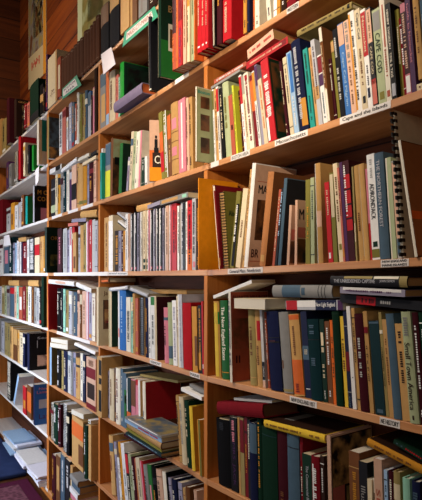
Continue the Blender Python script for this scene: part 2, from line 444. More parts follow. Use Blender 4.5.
        BOOKS.append(dict(root=root, bay=bay, row=row, x=min(Q0.x, Q1.x), col=L['col'], kind=L['kind'], t=L['t'], h=ln_, dec=dec if L['dec'].strip() else [], lying=True, name=o.get('n')))
    FR['near'] = False
# ------------------------------------------------------------------ the shelves, book by book
# left edge, right edge at the shelf, top (survey pixels), colour, binding, options | what is on it
XD = {'RM': on_wall(203.6, 0).x, 'ML': on_wall(98.2, 0).x, 'L': on_wall(47.6, 0).x}
XRM = XD['RM'] + .0205
FR['near'] = True; XD['R'] = on_wall(486, 0).x; FR['near'] = False
NEARB = (XRM + .006, XD['R'] - .001); MIDB = (XD['ML'] + .021, XD['RM'] - .001); FARB = (XD['L'] + .022, XD['ML'] - .001); ENDB = (-4.99, XD['L'] - .022)
# ---- near bay
shelf_row('near', 'B', [(200, 0)], '''
197.5 201.6 -30 rd h b=-4.2 | P:w:.055:.075:.3:.75;D:pc:.3:.9:.3;B:gd:.96:.97
201.7 205.4 -30 rd h b=-4.2 | P:w:.055:.075:.3:.75;D:pc:.3:.9:.3;B:gd:.96:.97
205.5 210 -30 rd h b=-4.2 | P:w:.055:.075:.3:.75;D:pc:.3:.9:.3;B:gd:.96:.97
211 215.6 -25 bk p b=-3 l=-1 | P:iv:.02:.98:.3:.5;P:cr:.02:.98:.7:.8
216.3 221.8 -30 mr h b=-2.4 | D:gd:.5:.9
223 231.5 -38 rd h b=-2 | D:pc:.1:.5:.3;B:dr:.92:.94
243.4 246.8 -40 gd p b=-.6
247 250.8 -42 nv h b=-.4
251.6 255 -46 or p
255.2 259.5 -42 iv p
267.5 271.5 -58 iv p l=-6
273 276.8 -60 w p
277.2 280.5 -56 gd p
281 286 -70 db h
287 296 -66 dr h
''')
shelf_row('near', 'C', [(205, -.03), (240, -.076), (265, -.11), (345, -.10), (380, -.08), (422, -.08)], '''
195 197.4 72 iv h b=-4.8 d=14 l=0 | Q:sg:.0:.99:.0:.99;R:br:db:.1:.34:.72:.88;R:br:db:.1:.34:.42:.64;R:db:br:.1:.34:.12:.33;X:Boston:tl:.03:.34:.915:.96
213.8 216.4 88 w p b=.8 | B:ol:.72:.98;D:gy:.1:.6
216.5 219.3 87 tn p b=.9 | D:db:.3:.9
219.8 222 86 w p b=.6 | B:rd:.66:.97;D:ck:.1:.6
222.1 225.6 89 bk p b=.8 | D:cr:.3:.9
225.8 232 83 sg h b=1 | D:ol:.4:.8
232.6 236.4 96 rs p b=.6 | P:db:.42:.5:.3:.7
237 240.4 86 ly p b=.6 | D:ol:.2:.9
240.8 245 92 mr h b=2.2
245.3 247.7 76 w p b=.6 | B:rd:.62:.98;D:rd:.1:.5
247.9 250.6 95 cr p b=.6 | D:br:.2:.9
250.9 255.3 74 iv p b=.5 | D:dr:.1:.97:.5;P:rd:.9:.97:.2:.8
255.7 259 76 dr p b=.9 | B:or:.5:.92
259.3 261.8 72 w p b=.7 | B:gd:.6:.98;D:ck:.1:.55
262 264.8 62 lv p b=.9 | B:pu:.74:.99
265 268.8 80 cr p b=.6 | D:or:.2:.9
270.2 277.6 61 rd p b=.4 | D:w:.3:.82:.62;P:w:.02:.3:.0:.28;Q:dg:.02:.98:.01:.99;R:br:dg:.06:.95:.1:.95
287.2 289.6 62 mr h b=2.4
290.4 294 58 cr p b=.9
294.4 299 53 lb p b=.9 | P:bl:.5:.98:.25:.9;D:w:.1:.45
300.4 309.4 43 nv h b=.7 | D:sv:.12:.94:.34;P:gd:.04:.34:.5:1
311.2 315.6 50 tl p b=.6 | D:dg:.55:.94:.4;D:dt:.1:.4
315.9 319.2 48 tn p b=1 | D:br:.3:.9
319.5 323.4 41 sv p b=.6 | D:mr:.35:.92;P:tn:.3:.45:.05:.95
323.8 327.9 56 w p b=.8 | B:pu:.55:.72;B:dr:.74:.98;D:sl:.1:.45
328.3 332.9 28 br h b=.7 | B:iv:.84:.99;D:cr:.35:.8;P:iv:.01:.34:.1:.85
333.4 337.4 60 mr h b=2
337.7 341 41 ol h b=1 | B:tn:.85:.98
341.4 346.4 31 ck h b=.6 | D:lg:.68:.9:.4;D:lg:.2:.62:.4
346.7 352.2 25 bl p b=.6 | B:pc:.76:.99;T:Cape Cod Pilgrim:lb:.1:.68:.55
352.4 357.3 22 pc p b=.6 | D:gy:.55:.98:.6;D:br:.1:.5
357.6 363.3 13 w p b=.6 | P:gd:.02:.98:.0:.3;D:ck:.12:.9:.35
363.5 369 11 cr p b=.5 | T:Cape Cod:nv:.7:.96:.62;D:br:.22:.62;P:ck:.06:.13:.25:.75
369.2 374 11 w p b=.5 | B:rd:.52:.97;T:Nantucket:cr:.56:.93:.5;D:nv:.2:.45;P:nv:.1:.2:.2:.7
374.2 378.6 9 ck p b=.6 | B:pc:.64:.98;D:br:.68:.95;T:CAPE COD:cr:.32:.6:.5;B:sm:.02:.26;B:rd:.22:.27
380 387.6 11 sg p b=.5 d=12 | T:CAPE COD:dg:.32:.74:.62;P:gy:.77:.97:.05:.95;P:ol:.04:.12:.2:.8
387.9 392.8 -4 iv p b=.5 | P:rs:.5:.9:.4:.7;D:rs:.24:.48;P:rs:.04:.1:.2:.8
393.3 398.2 5 bk h b=.5 | T:HENRY THOREAU:iv:.52:.93:.42;T:TIME & TIDE:iv:.22:.48:.42;P:sv:.03:.16:.2:.9
398.8 402.6 9 ol h b=1.8 | D:cr:.4:.8
403 407.4 18 dr h b=1.4
407.7 412.6 5 pk p b=.5 | B:mr:.22:.9;D:pc:.28:.88:.5;P:w:.02:.2:.1:.9
413 417.6 -5 pu p b=.5 | T:Guide to Nantucket:pk:.3:.9:.5
418.4 424 -9 tn h b=.9 z=2.3 | D:br:.3:.8
426 431 0 sl h
''', '''
297.5 37 352 8.5 6.2 kh h d=13 b=.6 | D:db:.1:.9:.3;P:bk:.03:.07:.2:.8
248 59.5 274 38.5 9.5 pc p d=14 b=.8 pg=tn | D:rd:.1:.9:.3
246.5 69.5 288 43.5 6.6 rd p d=14 b=.8 pg=tn | D:pc:.15:.9:.3;P:dr:.04:.2:.15:.85
211.2 89.4 240 71.5 2.4 gy p d=14 b=.6 | -
214 84.5 246 66 4.2 rs p d=13 b=.8 | D:w:.1:.9:.5
416.5 92 430 87.5 7 cr p d=12 b=.6 free=1 | D:br:.2:.8
''', lo=NEARB[0], hi=NEARB[1])
shelf_row('near', 'D', [], '''
198.2 199.6 178 au f b=-4.6 d=15 l=0 | -
218 221.6 186 dr p l=-6.3 | P:iv:.0:1:.0:.3;B:iv:.93:.99;P:tn:.04:.13:.1:.9
222.4 227 192 ol s l=-5 pg=tn d=13 | X:Also:dg:.14:.36:.68:.75;R:dg:ol:.16:.4:.42:.56
229.5 233.4 191 ol p l=7.2 d=13 | P:bk:.03:.84:.35:1;D:w:.35:.82:.4
235 239.6 188 cr p l=8 | D:br:.4:.6
242 243.6 169 tn p l=8.2
244 247.6 163 w h l=8.6 d=15.6 b=.8 pg=iv | Q:pc:.0:.99:.01:.99;Q:rs:.06:.9:.83:.836;X:MA:ck:.1:.3:.72:.8;R:db:br:.1:.9:.27:.66;X:BR:mr:.05:.22:.1:.18;Q:rs:.03:.3:.06:.066
259 264.8 171.5 br h l=9 b=1 | P:tn:.05:.12:.2:.8;B:wb:.0:1
271.4 273.6 189 rs p l=7 | D:cr:.2:.9
274.6 276.8 188 ck p l=6.6 | D:lb:.4:.95:.6
277.3 280.4 178 sl h l=6.6 d=14 b=.9 | Q:ck:.01:.99:.01:.99
286.3 288.6 205 pc p l=3 d=11 | R:br:ck:.02:.98:.03:.4;Q:sm:.02:.98:.42:.6
294 296.2 200 pc p l=.8 d=11 | X:M:ck:.05:.2:.7:.86;R:br:ck:.02:.98:.03:.4;Q:sm:.02:.98:.42:.58
305 309.4 180 ol p l=0 | D:gd:.3:.7
310.6 314.2 178 sg p l=-.6
318.4 323.6 164 tn h l=-3.2 | P:pc:.36:.52:.0:.98;P:w:.0:1:.0:.15
328.6 333.2 182.5 rd p l=-4.4 b=.8 | D:pc:.6:.9:.4;P:w:.05:.12:.2:.6
333.6 338.2 173 ol p l=-4.8 | P:cr:.5:.98:.1:.9
338.5 343.6 164 cr p l=-6.8 b=.9 | D:br:.4:.86:.42;P:ol:.12:.18:.2:.8
343.8 345.8 168 sm p l=-6.6
346 355.6 162 mr p l=-7 b=.8 | P:pu:.0:1:.0:.32;D:w:.45:.98:.2;P:rd:.3:.41:.4:1;P:rd:.43:.55:.4:1;P:rd:.57:.7:.4:1;P:rd:.72:.86:.4:1
355.8 357.6 167 kh p l=-4.6 | P:cr:.2:.4:.2:.8
358 364.6 166 tn h l=-6 | D:br:.3:.5
365 370.2 164.5 tn h l=-6.2 | P:cr:.04:.98:.0:.14
370.6 372.4 169 pk p l=-5.8 | B:rd:.0:.4
373 380.6 155 w p l=-6.4 b=.7 | T:ADIRONDACK:ck:.38:.72:.6;D:lg:.78:.95;B:ol:.02:.1;P:dg:.12:.17:.2:.8
381 390.6 154 sl h l=-6.8 b=.6 | T:THE NORTHERN FOREST:sv:.3:.93:.35
391.4 396.8 158 sg p l=-6.4 b=.9 | P:iv:.0:1:.0:.25
397.4 401 161 lg p l=-6.8 b=1 | P:sl:.04:.2:.1:.9;B:pc:.2:.98
402.4 405.6 112 iv c l=-9.5 b=.2 d=15.5 | Q:cr:.0:1:.0:1
415 417.8 141 br h l=-17 b=-.5 d=15.8 pg=iv | P:iv:.0:1:.0:1;Q:wb:.0:.99:.01:.99;Q:or:.0:.99:.32:.39
''', '''
''', lo=NEARB[0], hi=NEARB[1])
shelf_row('near', 'E', [(215, -.03), (250, -.035), (270, -.06), (296, -.08), (310, -.06), (335, -.05), (356, -.07), (388, -.08), (412, -.085)], '''
214.6 220 301 oc h b=1.3 | B:gn:.7:.86;P:yl:.02:.98:.1:.8
221 228.3 300 hg h b=1.3 | T:The New England States:iv:.24:.92:.58;B:gd:.08:.09
228.5 229.9 310 sl p b=1.6
230.2 232.4 289 iv h b=-.9 d=14.5 l=-2 | D:sl:.2:.9:.5;Q:rs:.0:.995:.005:.995;Q:rs:.02:.98:.86:.99;X:SHAKER VILLAGES:mr:.05:.98:.91:.955;R:rs:br:.05:.85:.36:.7;X:II:mr:.1:.2:.21:.29
249 255.6 308 kh h b=1.4 | D:br:.4:.8;B:tn:.1:.11
256 261.4 309 tn h b=1.4 | P:rd:.6:.86:.5:1;D:br:.3:.55
261.7 266.6 309 lg p b=1.3 | B:ck:.1:.33;P:w:.14:.28:.2:.8;B:pc:.0:.09
266.9 270 312 rs p b=2
270.6 282.4 310 nv h b=1 | B:ck:.6:.62;B:ck:.66:.67;D:mr:.62:.66:.5
282.8 292.6 311 gy h b=1.2 | P:br:.3:.4:.1:.3;B:kh:.02:.05
294.8 305.2 313 tn h b=.8 | B:or:.93:.99;B:or:.02:.44;D:br:.5:.85:.2;D:dr:.06:.15
305.6 311.6 311 nv p b=.9 | B:sl:.44:.6;P:iv:.5:.56:.25:.8;P:w:.1:.11:.2:.85
312 323.3 318 dt h b=.7 | D:sl:.8:.95:.5;B:ck:.74:.75;D:sl:.42:.52:.4
323.6 328 319 dg p b=.8 | P:cr:.68:.84:.2:.75;P:cr:.6:.66:.2:.75;D:cr:.3:.48:.5;D:lg:.06:.14
328.3 333 321 br p b=.9
333.2 337.4 320 or h b=1 | D:br:.3:.8
337.8 345 311 dg h b=.4 | B:dg:.97:.98
345.3 349 316 yl p b=.7 | D:br:.4:.75:.6
349.2 353.4 311 nv p b=.6 | B:dr:.38:.58;B:gy:.84:.85;B:gy:.16:.17;D:sl:.03:.12
353.7 357.6 306 w p b=.5 | P:ck:.3:.31:.4:.7
357.9 361.4 308 tn h b=.8
361.8 370.3 313 mr h b=.5 | D:lg:.34:.75:.3
370.8 374.8 311 tn h b=.6
376.6 386.6 320 dt p b=.5 | B:sl:.97:.99;P:sl:.02:.06:.2:.8
387 390 312 kh h b=.6
390.3 394.8 319 tn p b=.6 | D:br:.3:.8
395.2 403.2 313 sl h b=.4 | -
403.6 411.6 323 tn p b=.5 | D:db:.4:.92:.4
412 421.4 311 sg h b=.2 | T:Small Town America:db:.12:.72:.55;D:gy:.78:.95:.5;P:db:.03:.07:.4:.6
422 428 312 mr h b=.5
428.5 436 305 dg h b=.6
''', '''
213.6 299 252 283.5 3.2 w p d=9 b=1 | -
234 308.5 265 310 10 cr p d=13 b=-.6 o=1 pg=iv | -
273.5 297 333 298.5 11.5 gy h d=14 b=.4 pg=tn | B:sl:.5:.82;P:sl:.42:.48:.2:.8;B:ck:.1:.11;B:ck:.15:.16;B:ck:.2:.21
286 310 343 310.5 9 sv p d=13 b=.6 pg=iv | B:rd:.78:.99;P:w:.45:.78:.3:1;B:nv:.1:.45;T:New Light England:w:.12:.44:.55;B:pu:.0:.08
331 285.8 408 287.8 9.6 ck h d=13 b=-1.2 pg=tn | T:THE UNREDEEMED CAPTIVE:sv:.38:.94:.36;T:JOHN DEMOS:sv:.14:.32:.28;B:kh:.0:.09;P:iv:.1:.4:.74:.98;P:kh:.42:.8:.74:.98
340 293.5 405 297.5 6.4 lv p d=13 b=-1 pg=tn | P:w:.05:.95:.55:1;D:pu:.2:.9:.3
340 302.5 424 311.5 8 ck p d=13 b=.2 pg=cr | B:rd:.54:.78;D:mr:.56:.76:.6;D:lg:.34:.48:.4
''', lo=NEARB[0], hi=NEARB[1])  # white patch on the flat silvery paperback is a painted-in highlight
shelf_row('near', 'F', [(219, -.04), (250, -.02), (300, -.025), (422, -.03)], '''
218.6 231.6 416 bk h b=.9 | D:ck:.85:.95
232 238.8 416 bk p b=.7 | T:MRS. JACK:pu:.08:.66:.5;D:pk:.68:.96:.4
239.1 241 417 tn p b=.9 | D:gd:.3:.96:.6
241.3 245 417 kh p b=.9 | B:dr:.55:.97
245.2 248.2 417 dr p b=1
248.5 251 419 ck p b=.9 | D:iv:.5:.96:.5
251.3 258.6 421 nv h b=.6 | B:sl:.62:.99
259 263.4 418 dg h b=.7 | D:gd:.2:.96:.3
264 279 424 dg h b=.6 | B:dt:.9:.91
279.5 289.6 424 mr h b=.7 | D:br:.1:.3
290 301.6 430 sl h b=.5 | B:ck:.85:.86
302 305 432 dr h b=.8
305.4 314.6 452 dg p b=.3 d=12 | T:The Commercial Bay:sv:.35:.85:.36
315 323 454 dr h b=.2 d=12 | P:w:.05:.9:.2:.4;D:w:.1:.85:.5
323.4 327 455 db p b=.4
329.4 332.8 435 pc h b=-1 d=15 pg=br l=-2.6 | Q:db:.02:.98:.02:.98;R:bk:tn:.04:.97:.52:.97;Q:sm:.03:.3:.2:.52;R:kh:bk:.34:.97:.02:.5
351 361.6 450 br p b=.9 | B:tn:.84:.85;D:gd:.5:.8
362 370.6 460 ck p b=.5 d=11 | T:Illustrated:gy:.3:.75:.5
371 375.4 478 cr p b=.3 d=10 | P:rd:.5:.7:.2:.8;P:gn:.3:.45:.2:.7
375.8 378 465 dg p b=.8
378.4 386.4 457 pc p b=.2 d=12 | T:SPIRITS:rs:.2:.72:.5
388.4 391.6 469 lb p b=.2
392 397.6 470 mr h b=.5
398 404.4 470 kh h b=.3
408 415 476 mt h b=0 d=10 | D:dg:.5:.75
418 426 479 nv h b=-.2 | D:sl:.3:.9:.6
''', '''
218.6 414 264.5 418.6 12 dr h d=12 b=1.6 b1=-.8 pg=br | -
234 400.4 272 403.4 2.4 lg p d=11 b=2.5 b1=1 | -
264.6 427 325.5 443.6 7.2 yl h d=14.4 b=-.4 pg=cr | D:br:.35:.95:.3;D:br:.08:.22:.3;Q:db:.02:.98:.01:.99;Q:gy:.3:.9:.7:.85
367 445.5 424 475.5 7.5 gd h d=13 b=.4 pg=br | D:br:.2:.85:.3;Q:db:.02:.98:.01:.99
393 443.6 424 463 4.6 dg p d=12 b=1.4 | D:sl:.7:.9:.3;D:rd:.1:.6:.4
''', lo=NEARB[0], hi=NEARB[1])
# ---- middle bay
shelf_row('middle', 'A', [(100, 0)], '''
101 108.5 10 ck h b=-.4 | B:br:.6:.99
110 119 0 ck h b=-.4 | B:tn:.72:.99
120.5 129 -26 tn b b=-1 d=14 z=.9 | P:br:.02:.98:.0:.04
130.5 137 -30 br b b=-.5 z=.9 | P:tn:.0:1:.0:.3
138.5 147 -40 gy b b=-.5 z=.9 | P:br:.05:.95:.4:.45
149 157 -50 db h b=-.4
''', lo=MIDB[0])
shelf_row('middle', 'B', [(100, 0)], '''
101 107 76 gy p b=.2 | R:sl:tn:.0:.9:.0:.9;B:sl:.75:.98;P:tn:.1:.6:.2:.9
107.3 110 73 or p b=.3 | B:lb:.0:.2
110.3 116 74 cr h b=.4 | D:br:.2:.8
116.3 119 76 sm p b=.5 | D:mr:.3:.9
119.1 121 78 mt p b=.5
121.4 125.2 65 bg h b=.2 d=14 | Q:dg:.01:.99:.01:.99;R:dg:bk:.1:.95:.1:.9
149.4 151.4 18 ck h b=-2.6 d=12 pg=iv l=-1 | P:iv:.0:1:.0:.3;B:iv:.0:.02
158.3 161 -4 dg h b=-5.6 d=14 | P:cr:.0:1:.0:.3; Q:dg:.0:.99:.45:.99;Q:gn:.0:.99:.0:.45;X:B:tn:.2:.3:.8:.88;Q:iv:.2:.42:.33:.66;Q:br:.24:.42:.37:.6
172.6 176.2 -8 rs h b=-4.4 | B:mr:.45:.99;D:or:.1:.4:.5
176.3 178 -8 or p b=-4.4 
178.2 182.4 -8 rd p b=-4.4 | D:pu:.05:.5:.4;B:dr:.6:.99
182.8 186.4 -12 pc p b=-4 | D:br:.2:.9
186.6 190.4 -14 cr h b=-3.6
190.7 193.8 -20 sg p b=-3 
194 194.9 -24 or p b=-3
''', '''
114.5 112.5 142.5 93 9.5 mv h d=11 b=-3.2 b1=-3 free=1 pg=or | -
''', lo=MIDB[0])  # dark tops of the green cover, rust and red spines are painted-in shade
shelf_row('middle', 'C', [(100, 0), (112, .02), (128, .045), (141, .045), (145, 0), (150, -.1), (160, -.06), (175, -.015), (195, -.02)], '''
98.8 102 154 tl p b=-1 d=11 l=0 | D:dt:.4:.6
102.3 104.4 149 w p b=.3 d=12 | -
105 110.6 145 gy p b=.6 | B:sl:.6:.98;B:ly:.02:.5
111.6 113.6 139 br h b=.2 d=15 | R:sg:kh:.0:.99:.5:.99;R:br:db:.0:.99:.02:.66;Q:bk:.05:.5:.55:.68
119 122 144 gn h b=.6 d=14 | Q:dg:.0:.99:.0:.99;X:Oz:iv:.4:.8:.16:.27;R:br:pc:.3:.9:.4:.75
127 129 157 lv p b=.4 l=2.4
129.6 132.2 132 cr p b=.4
132.4 134.8 132 sg p b=.5
135 137.4 132 iv p b=.5
137.6 140.8 131 iv p b=.4 | P:pk:.0:1:.5:1
141.6 145 158 dg p b=.6 l=.6
145.4 148 157 w p b=.5 | P:bk:.02:.08:.2:.8
149.4 150.4 120 or p b=-1.6 d=9.5 l=-5.6 yaw=-26 | Q:pc:.0:1:.5:1;Q:au:.0:1:.0:.22;Q:db:.12:1:.22:.46;X:Chi:iv:.2:.62:.28:.41;Q:bk:.18:.36:.46:.54;Q:bk:.2:.32:.54:.68;Q:bk:.22:.3:.69:.74;Q:bk:.4:.43:.5:.76
163 166.2 113 ol p b=.3 | B:or:.4:.7;B:rd:.1:.4
166.4 169.6 112 ol p b=.3 | D:w:.1:.95:.5;P:w:.0:1:.8:1
169.8 173.2 115 br p b=.4 | B:or:.6:.98;D:tn:.2:.5
173.4 180.4 105 tn h b=.3 | P:pk:.63:.78:.2:.85;P:pk:.26:.38:.2:.85;B:br:.58:.59;B:br:.45:.46;B:br:.2:.21
180.8 187.6 101 pk p b=.2 | P:w:.05:.95:.4:.6
187.9 190.4 99 pc h b=.5
190.6 193.6 98 tn h b=.7
''', lo=None, hi=MIDB[1])
mags = []
xx = 128.8
for i, (c, w, yy) in enumerate(zip('pc bk gy bk lv bk iv cr cr pk bk sv lv bk w bk lv bk pc pk rd rd w sv ck w'.split(),
                        [2.2,2.2,2.2,2.2,2.2,2.2,1.4,2.6,2.6,2.0,2.2,2.0,1.8,2.2,2.0,2.0,2.0,1.8,3.0,1.8,4.4,1.8,2.8,3.2,2.4,2.6],
                        [214,214,214,213,213,212,212,211,211,210,210,210,209,209,209,208,208,208,206,205,204,205,206,203,203,202])):
    dec = {'cr': 'P:dg:.03:.1:.1:.9;P:dg:.14:.2:.1:.9;D:br:.3:.9:.3', 'bk': 'P:w:.0:1:.0:.3;D:w:.6:.95:.3;P:pk:.03:.07:.3:.9', 'lv': 'P:bk:.0:1:.7:1;D:ck:.25:.9:.3', 'w': 'P:bk:.0:1:.75:1;D:ck:.25:.9:.3', 'pk': 'P:w:.0:1:.0:.4;D:ck:.25:.9:.3'}.get(c, 'D:ck:.25:.9:.35')
    mags.append('%.1f %.1f %g %s m b=%.1f | %s' % (xx, xx + w - .15, yy, c, .4 + .3 * ((i * 7) % 3), dec)); xx += w
shelf_row('middle', 'D', [(100, 0)], '''
104.4 108.6 218 tn p b=.8 | D:br:.1:.9
109.4 113.5 216 cr p b=.5 | B:w:.02:.9
114.4 118.4 231 db p b=1 | D:gd:.2:.9:.6
118.6 121.3 231 lv p b=.8
121.5 123.4 231 mr p b=.8
123.6 125.8 231 gd p b=.7
126.1 128.6 214 w p b=.5 | D:gy:.2:.9
''' + '\n'.join(mags) + '''
188.3 193 201 rd p b=.4 | D:bk:.1:.95:.4;B:or:.0:.3
193.2 196.6 199 sv p b=.4 | D:ck:.2:.95:.6;P:pk:.04:.12:.3:.9
196.8 199.4 199 db p b=.6
199.6 201.4 197 pk p b=.5
''', '''
117 214.5 126 221.5 2.4 sv p d=12 b=.4 free=1 | P:bk:.0:1:.0:.3
117.6 223 126 230 3 w p d=12 b=.4 free=1 | P:bk:.0:1:.0:.4
160.5 205.5 188 197.5 5 gy p d=13 b=-.3 | P:tn:.35:.95:.2:.8;P:mt:.05:.2:.2:.8
147.5 209 160 204.5 3.6 lv p d=13 b=-.2 | -
137 212 151 209 6 tn h d=12 b=3 | -
''', lo=MIDB[0], hi=MIDB[1])
shelf_row('middle', 'E', [(100, 0), (150, -.01), (170, -.025), (200, -.02)], '''
96.8 98.6 287 cr h b=-3.4 d=14 | Q:cr:.0:1:.0:1;R:db:br:.15:.45:.28:.78;R:dr:tn:.2:.42:.38:.62;X:Ja:br:.16:.3:.84:.93
110 113 290 cr h b=.2 d=14.5 | Q:dg:.0:.99:.0:.99;P:kh:.0:1:.4:.6
118.6 120.4 290 w p b=.6 | P:sm:.2:.35:.2:.8
120.6 127 290 bl h b=.4 | D:lb:.3:.9:.25
127.3 131.5 297 iv p b=.4 | D:bk:.2:.75:.6
131.8 133.6 297 mt p b=.6
133.8 136 293 tn h b=.5
136.2 139 298 rs p b=.5
139.3 144 297 tn s b=.5 pg=bk | -
146 149.6 296 nv h b=.8
149.9 152 297 w p b=.4 | D:bk:.1:.5:.5
152.4 156 296 w p b=.4 | B:gn:.86:.99;D:bk:.2:.7:.5
156.3 158.2 296 cr h b=.4 d=15 | Q:mr:.0:.99:.0:.99
165.4 169.6 307 pk h b=.6
169.9 174.2 302 sg h b=.5 | B:sl:.1:.3
174.5 178.4 300 w p b=.4 | D:lv:.1:.9:.5
178.7 180.4 296 cr p b=.5
180.6 184.6 294 sv p b=.3 | P:w:.0:1:.0:.4;D:lv:.1:.9:.3
185 193.6 302 rd h b=.3 | -
194.6 199.4 306 gd p b=.2 | P:br:.1:.55:.5:1
200 203.6 305 bk p b=.4 | D:gd:.3:.95:.45;P:gd:.05:.3:.1:.7
204 207 301 rd p b=.3 | P:w:.08:.14:.3:.7
''', '''
109.5 291.5 128 289.5 3.4 sv h d=9 b=-.2 free=1 pg=gy | P:w:.1:.9:.3:.8
129 290.5 148.5 298.5 4.4 gy h d=8 b=.8 | P:sv:.05:.95:.2:.8
149 293.5 187 294.6 4 tn h d=10 b=5.5 free=1 | -
101.5 283.6 109.5 282.8 5 br h d=13 b=-1 free=1 | P:or:.1:.9:.2:.6
''', lo=None, hi=MIDB[1])
shelf_row('middle', 'F', [(100, 0), (150, -.02), (175, -.07), (204, -.04)], '''
97 103.6 356 tn p b=-2.4 d=10 | P:bk:.7:.95:.4:.95;P:bk:.55:.65:.4:.95;P:bk:.1:.45:.4:.95
108 110.4 370 lv p b=.5 
110.6 115 368 cr h b=.4 | D:br:.3:.8
115.2 116.8 368 mr p b=.6
117 121.4 367 iv h b=.4
121.7 124 368 sl p b=.5
124.3 127.8 372 sl p b=.3 | P:gn:.15:.7:.4:1;P:or:.45:.6:.5:.9
128.1 132 368 dt p b=.4 | B:or:.2:.35;P:w:.35:.98:.0:.2
132.6 136.8 372 pk p b=.4 | B:br:.5:.98
137 139.4 374 rd p b=.6 | B:pk:.0:.9
139.7 141.6 374 w h b=.5 d=14 | Q:tn:.0:1:.0:1
144.8 147.6 380 iv h b=.3 d=15.6 | Q:cd:.0:.99:.3:.99;Q:vb:.0:.99:.0:.3;D:sl:.1:.5
181.2 184 394 tn h b=.3 
184.3 189 395 cr h b=.2 | D:gy:.3:.9
189.4 193.6 399 dg h b=.2
194.4 197.6 405 yl h b=0 d=13 | Q:gd:.0:1:.0:1
199.6 203 419 gd p b=-.4 d=9 | P:ol:.0:1:.3:1
''', '''
181 391 201.5 401 3.6 w p d=10 b=-.2 b1=-.2 | -
189.5 387.2 204 394.2 3.4 gy p d=10 b=1 b1=1 | -
140 376.5 178 383.5 2.4 kh h d=9 b=5 | -
''', lo=None, hi=MIDB[1])
flat_stack('middle', 'F', 125, 161, -4.2, [(.009, 'mr', 'h', ''), (.011, 'dt', 'p', 'D:lb:.1:.9'), (.009, 'ol', 'h', ''), (.024, 'br', 'h', 'B:tn:.0:1'), (.016, 'lb', 'm', 'D:rd:.1:.6:.4'), (.009, 'gy', 'm', 'P:w:.1:.9:.3:.8;R:sl:kh:.04:.96:.04:.96')], d=11.5)
shelf_row('middle', 'G', [(110, -.05), (124, -.08), (145, -.1), (200, -.06)], '''
112 116 433 tn h b=.8
118.4 121 440 lv h b=.5
121.3 123.4 456 w p b=.4
123.6 126.4 440 gd h b=.5
127 130.4 441 w p b=.3 | D:sl:.2:.6
130.8 133.6 451 bk p b=.3 | B:rd:.65:.98;D:iv:.1:.6:.6
134 137 452 sg p b=.4
137.4 140.4 455 mr h b=.5
140.7 142.6 457 rs p b=.5
143 147 455 cr p b=.2
147.4 150 459 rd p b=.3 | P:pk:.0:1:.0:.5
150.6 154.6 462 gy h b=.3
155 158.8 462 gn p b=.2 | P:pk:.05:.7:.2:.6
159.4 163.4 463 bk h b=.2
164 169.6 466 pc h b=.1
170.4 174 469 iv h b=0 d=12 | Q:bk:.0:.99:.0:.99
176 179 476 lv h b=0
180 184.6 476 nv h b=-.2
186 190 480 lv p b=-.2
190.6 193 486 tn p b=-.2
193.6 198 484 br h b=-.3 | P:cr:.0:1:.0:.2
199 205 489 pc h b=-.4
''', '', lo=MIDB[0], hi=MIDB[1])
# ---- far bay
brown = []
for i, (a, b, y) in enumerate([(61.5,64,56),(64.2,67,54),(67.2,70,51),(70.2,73.3,48),(73.5,76.8,44),(77,79.6,40),(79.8,83.2,37),(83.6,87,30),(87.2,89.8,28),(90,92.6,24),(92.8,95.4,20),(95.6,99.4,15)]):
    brown.append('%.1f %.1f %g vb h b=-.4 | B:br:.93:.94;B:br:.06:.07' % (a, b, y + 3.5))
shelf_row('far', 'A', [(50, 0)], '''
46.2 47.6 56 pu h b=-.6 d=11
47.9 56.8 60 cr b b=-.6 d=9 | T:A.J.:br:.18:.3:.5;P:tn:.0:1:.86:1
57.4 60.8 60 rs h b=-.8 | P:cr:.2:.8:.5:.9
''' + '\n'.join(brown), '', lo=None)
shelf_row('far', 'B', [(50, 0)], '''
47.4 49 118 kh p b=-3.2 d=13 | R:ck:sl:.0:.99:.0:.99;R:gd:db:.0:.99:.02:.28
60 62.8 114 w p b=.4 | D:bk:.2:.95:.7
63 66.6 110 sm p b=.4 | B:dr:.8:.95
66.8 68.4 118 w p
68.6 71.4 104 lv p | D:w:.2:.9:.6
71.6 74.3 104 sl p
74.5 77.5 105 rs h
77.7 79.8 94 iv h b=.5
80 82.4 96 ol h
82.6 85.2 95 kh h
85.4 87.8 92 sl h
88 90.8 93 bl p | B:sl:.7:.98;B:sv:.0:.7
91 92.6 96 mr h
92.8 95.4 88 pk p | B:pc:.82:.98
95.6 98 70 db h b=.3 | -
''', '', lo=None)
shelf_row('far', 'C', [(50, 0)], '''
51.2 55.4 180 ck p b=.8 | P:sg:.1:.3:.0:1;B:gy:.7:.75
55.7 58 175 cr p
58.2 60.6 175 gd h
60.8 63.4 172 gy h
63.6 66.2 172 dt h
66.4 69 168 iv p | D:gy:.2:.9
69.2 71.8 172 pu p | B:sv:.8:.98
72 76.8 165 pc p b=.6 | B:bk:.22:.58
77 79.2 164 tn h
79.4 83.2 166 tn h | B:ol:.06:.14
83.4 87 166 gd h | B:ol:.06:.14
87.2 89 164 lv p
89.2 94.2 162 mr h
94.5 97 160 pc p b=.4
''', '''
49.8 174.5 61.5 168.5 4.5 w p d=11 b=-.4 | B:bk:.1:.5
61.6 172.5 77 160.8 3.6 w h d=11 b=-.2 | -
77.5 162 89 156 3 iv p d=12 b=.2 | -
82.5 166 96 158.5 3 cr p d=12 b=-.2 | -
88 158.5 96.5 153 3 ck p d=11 b=1 free=1 | -
''', lo=FARB[0], hi=FARB[1])
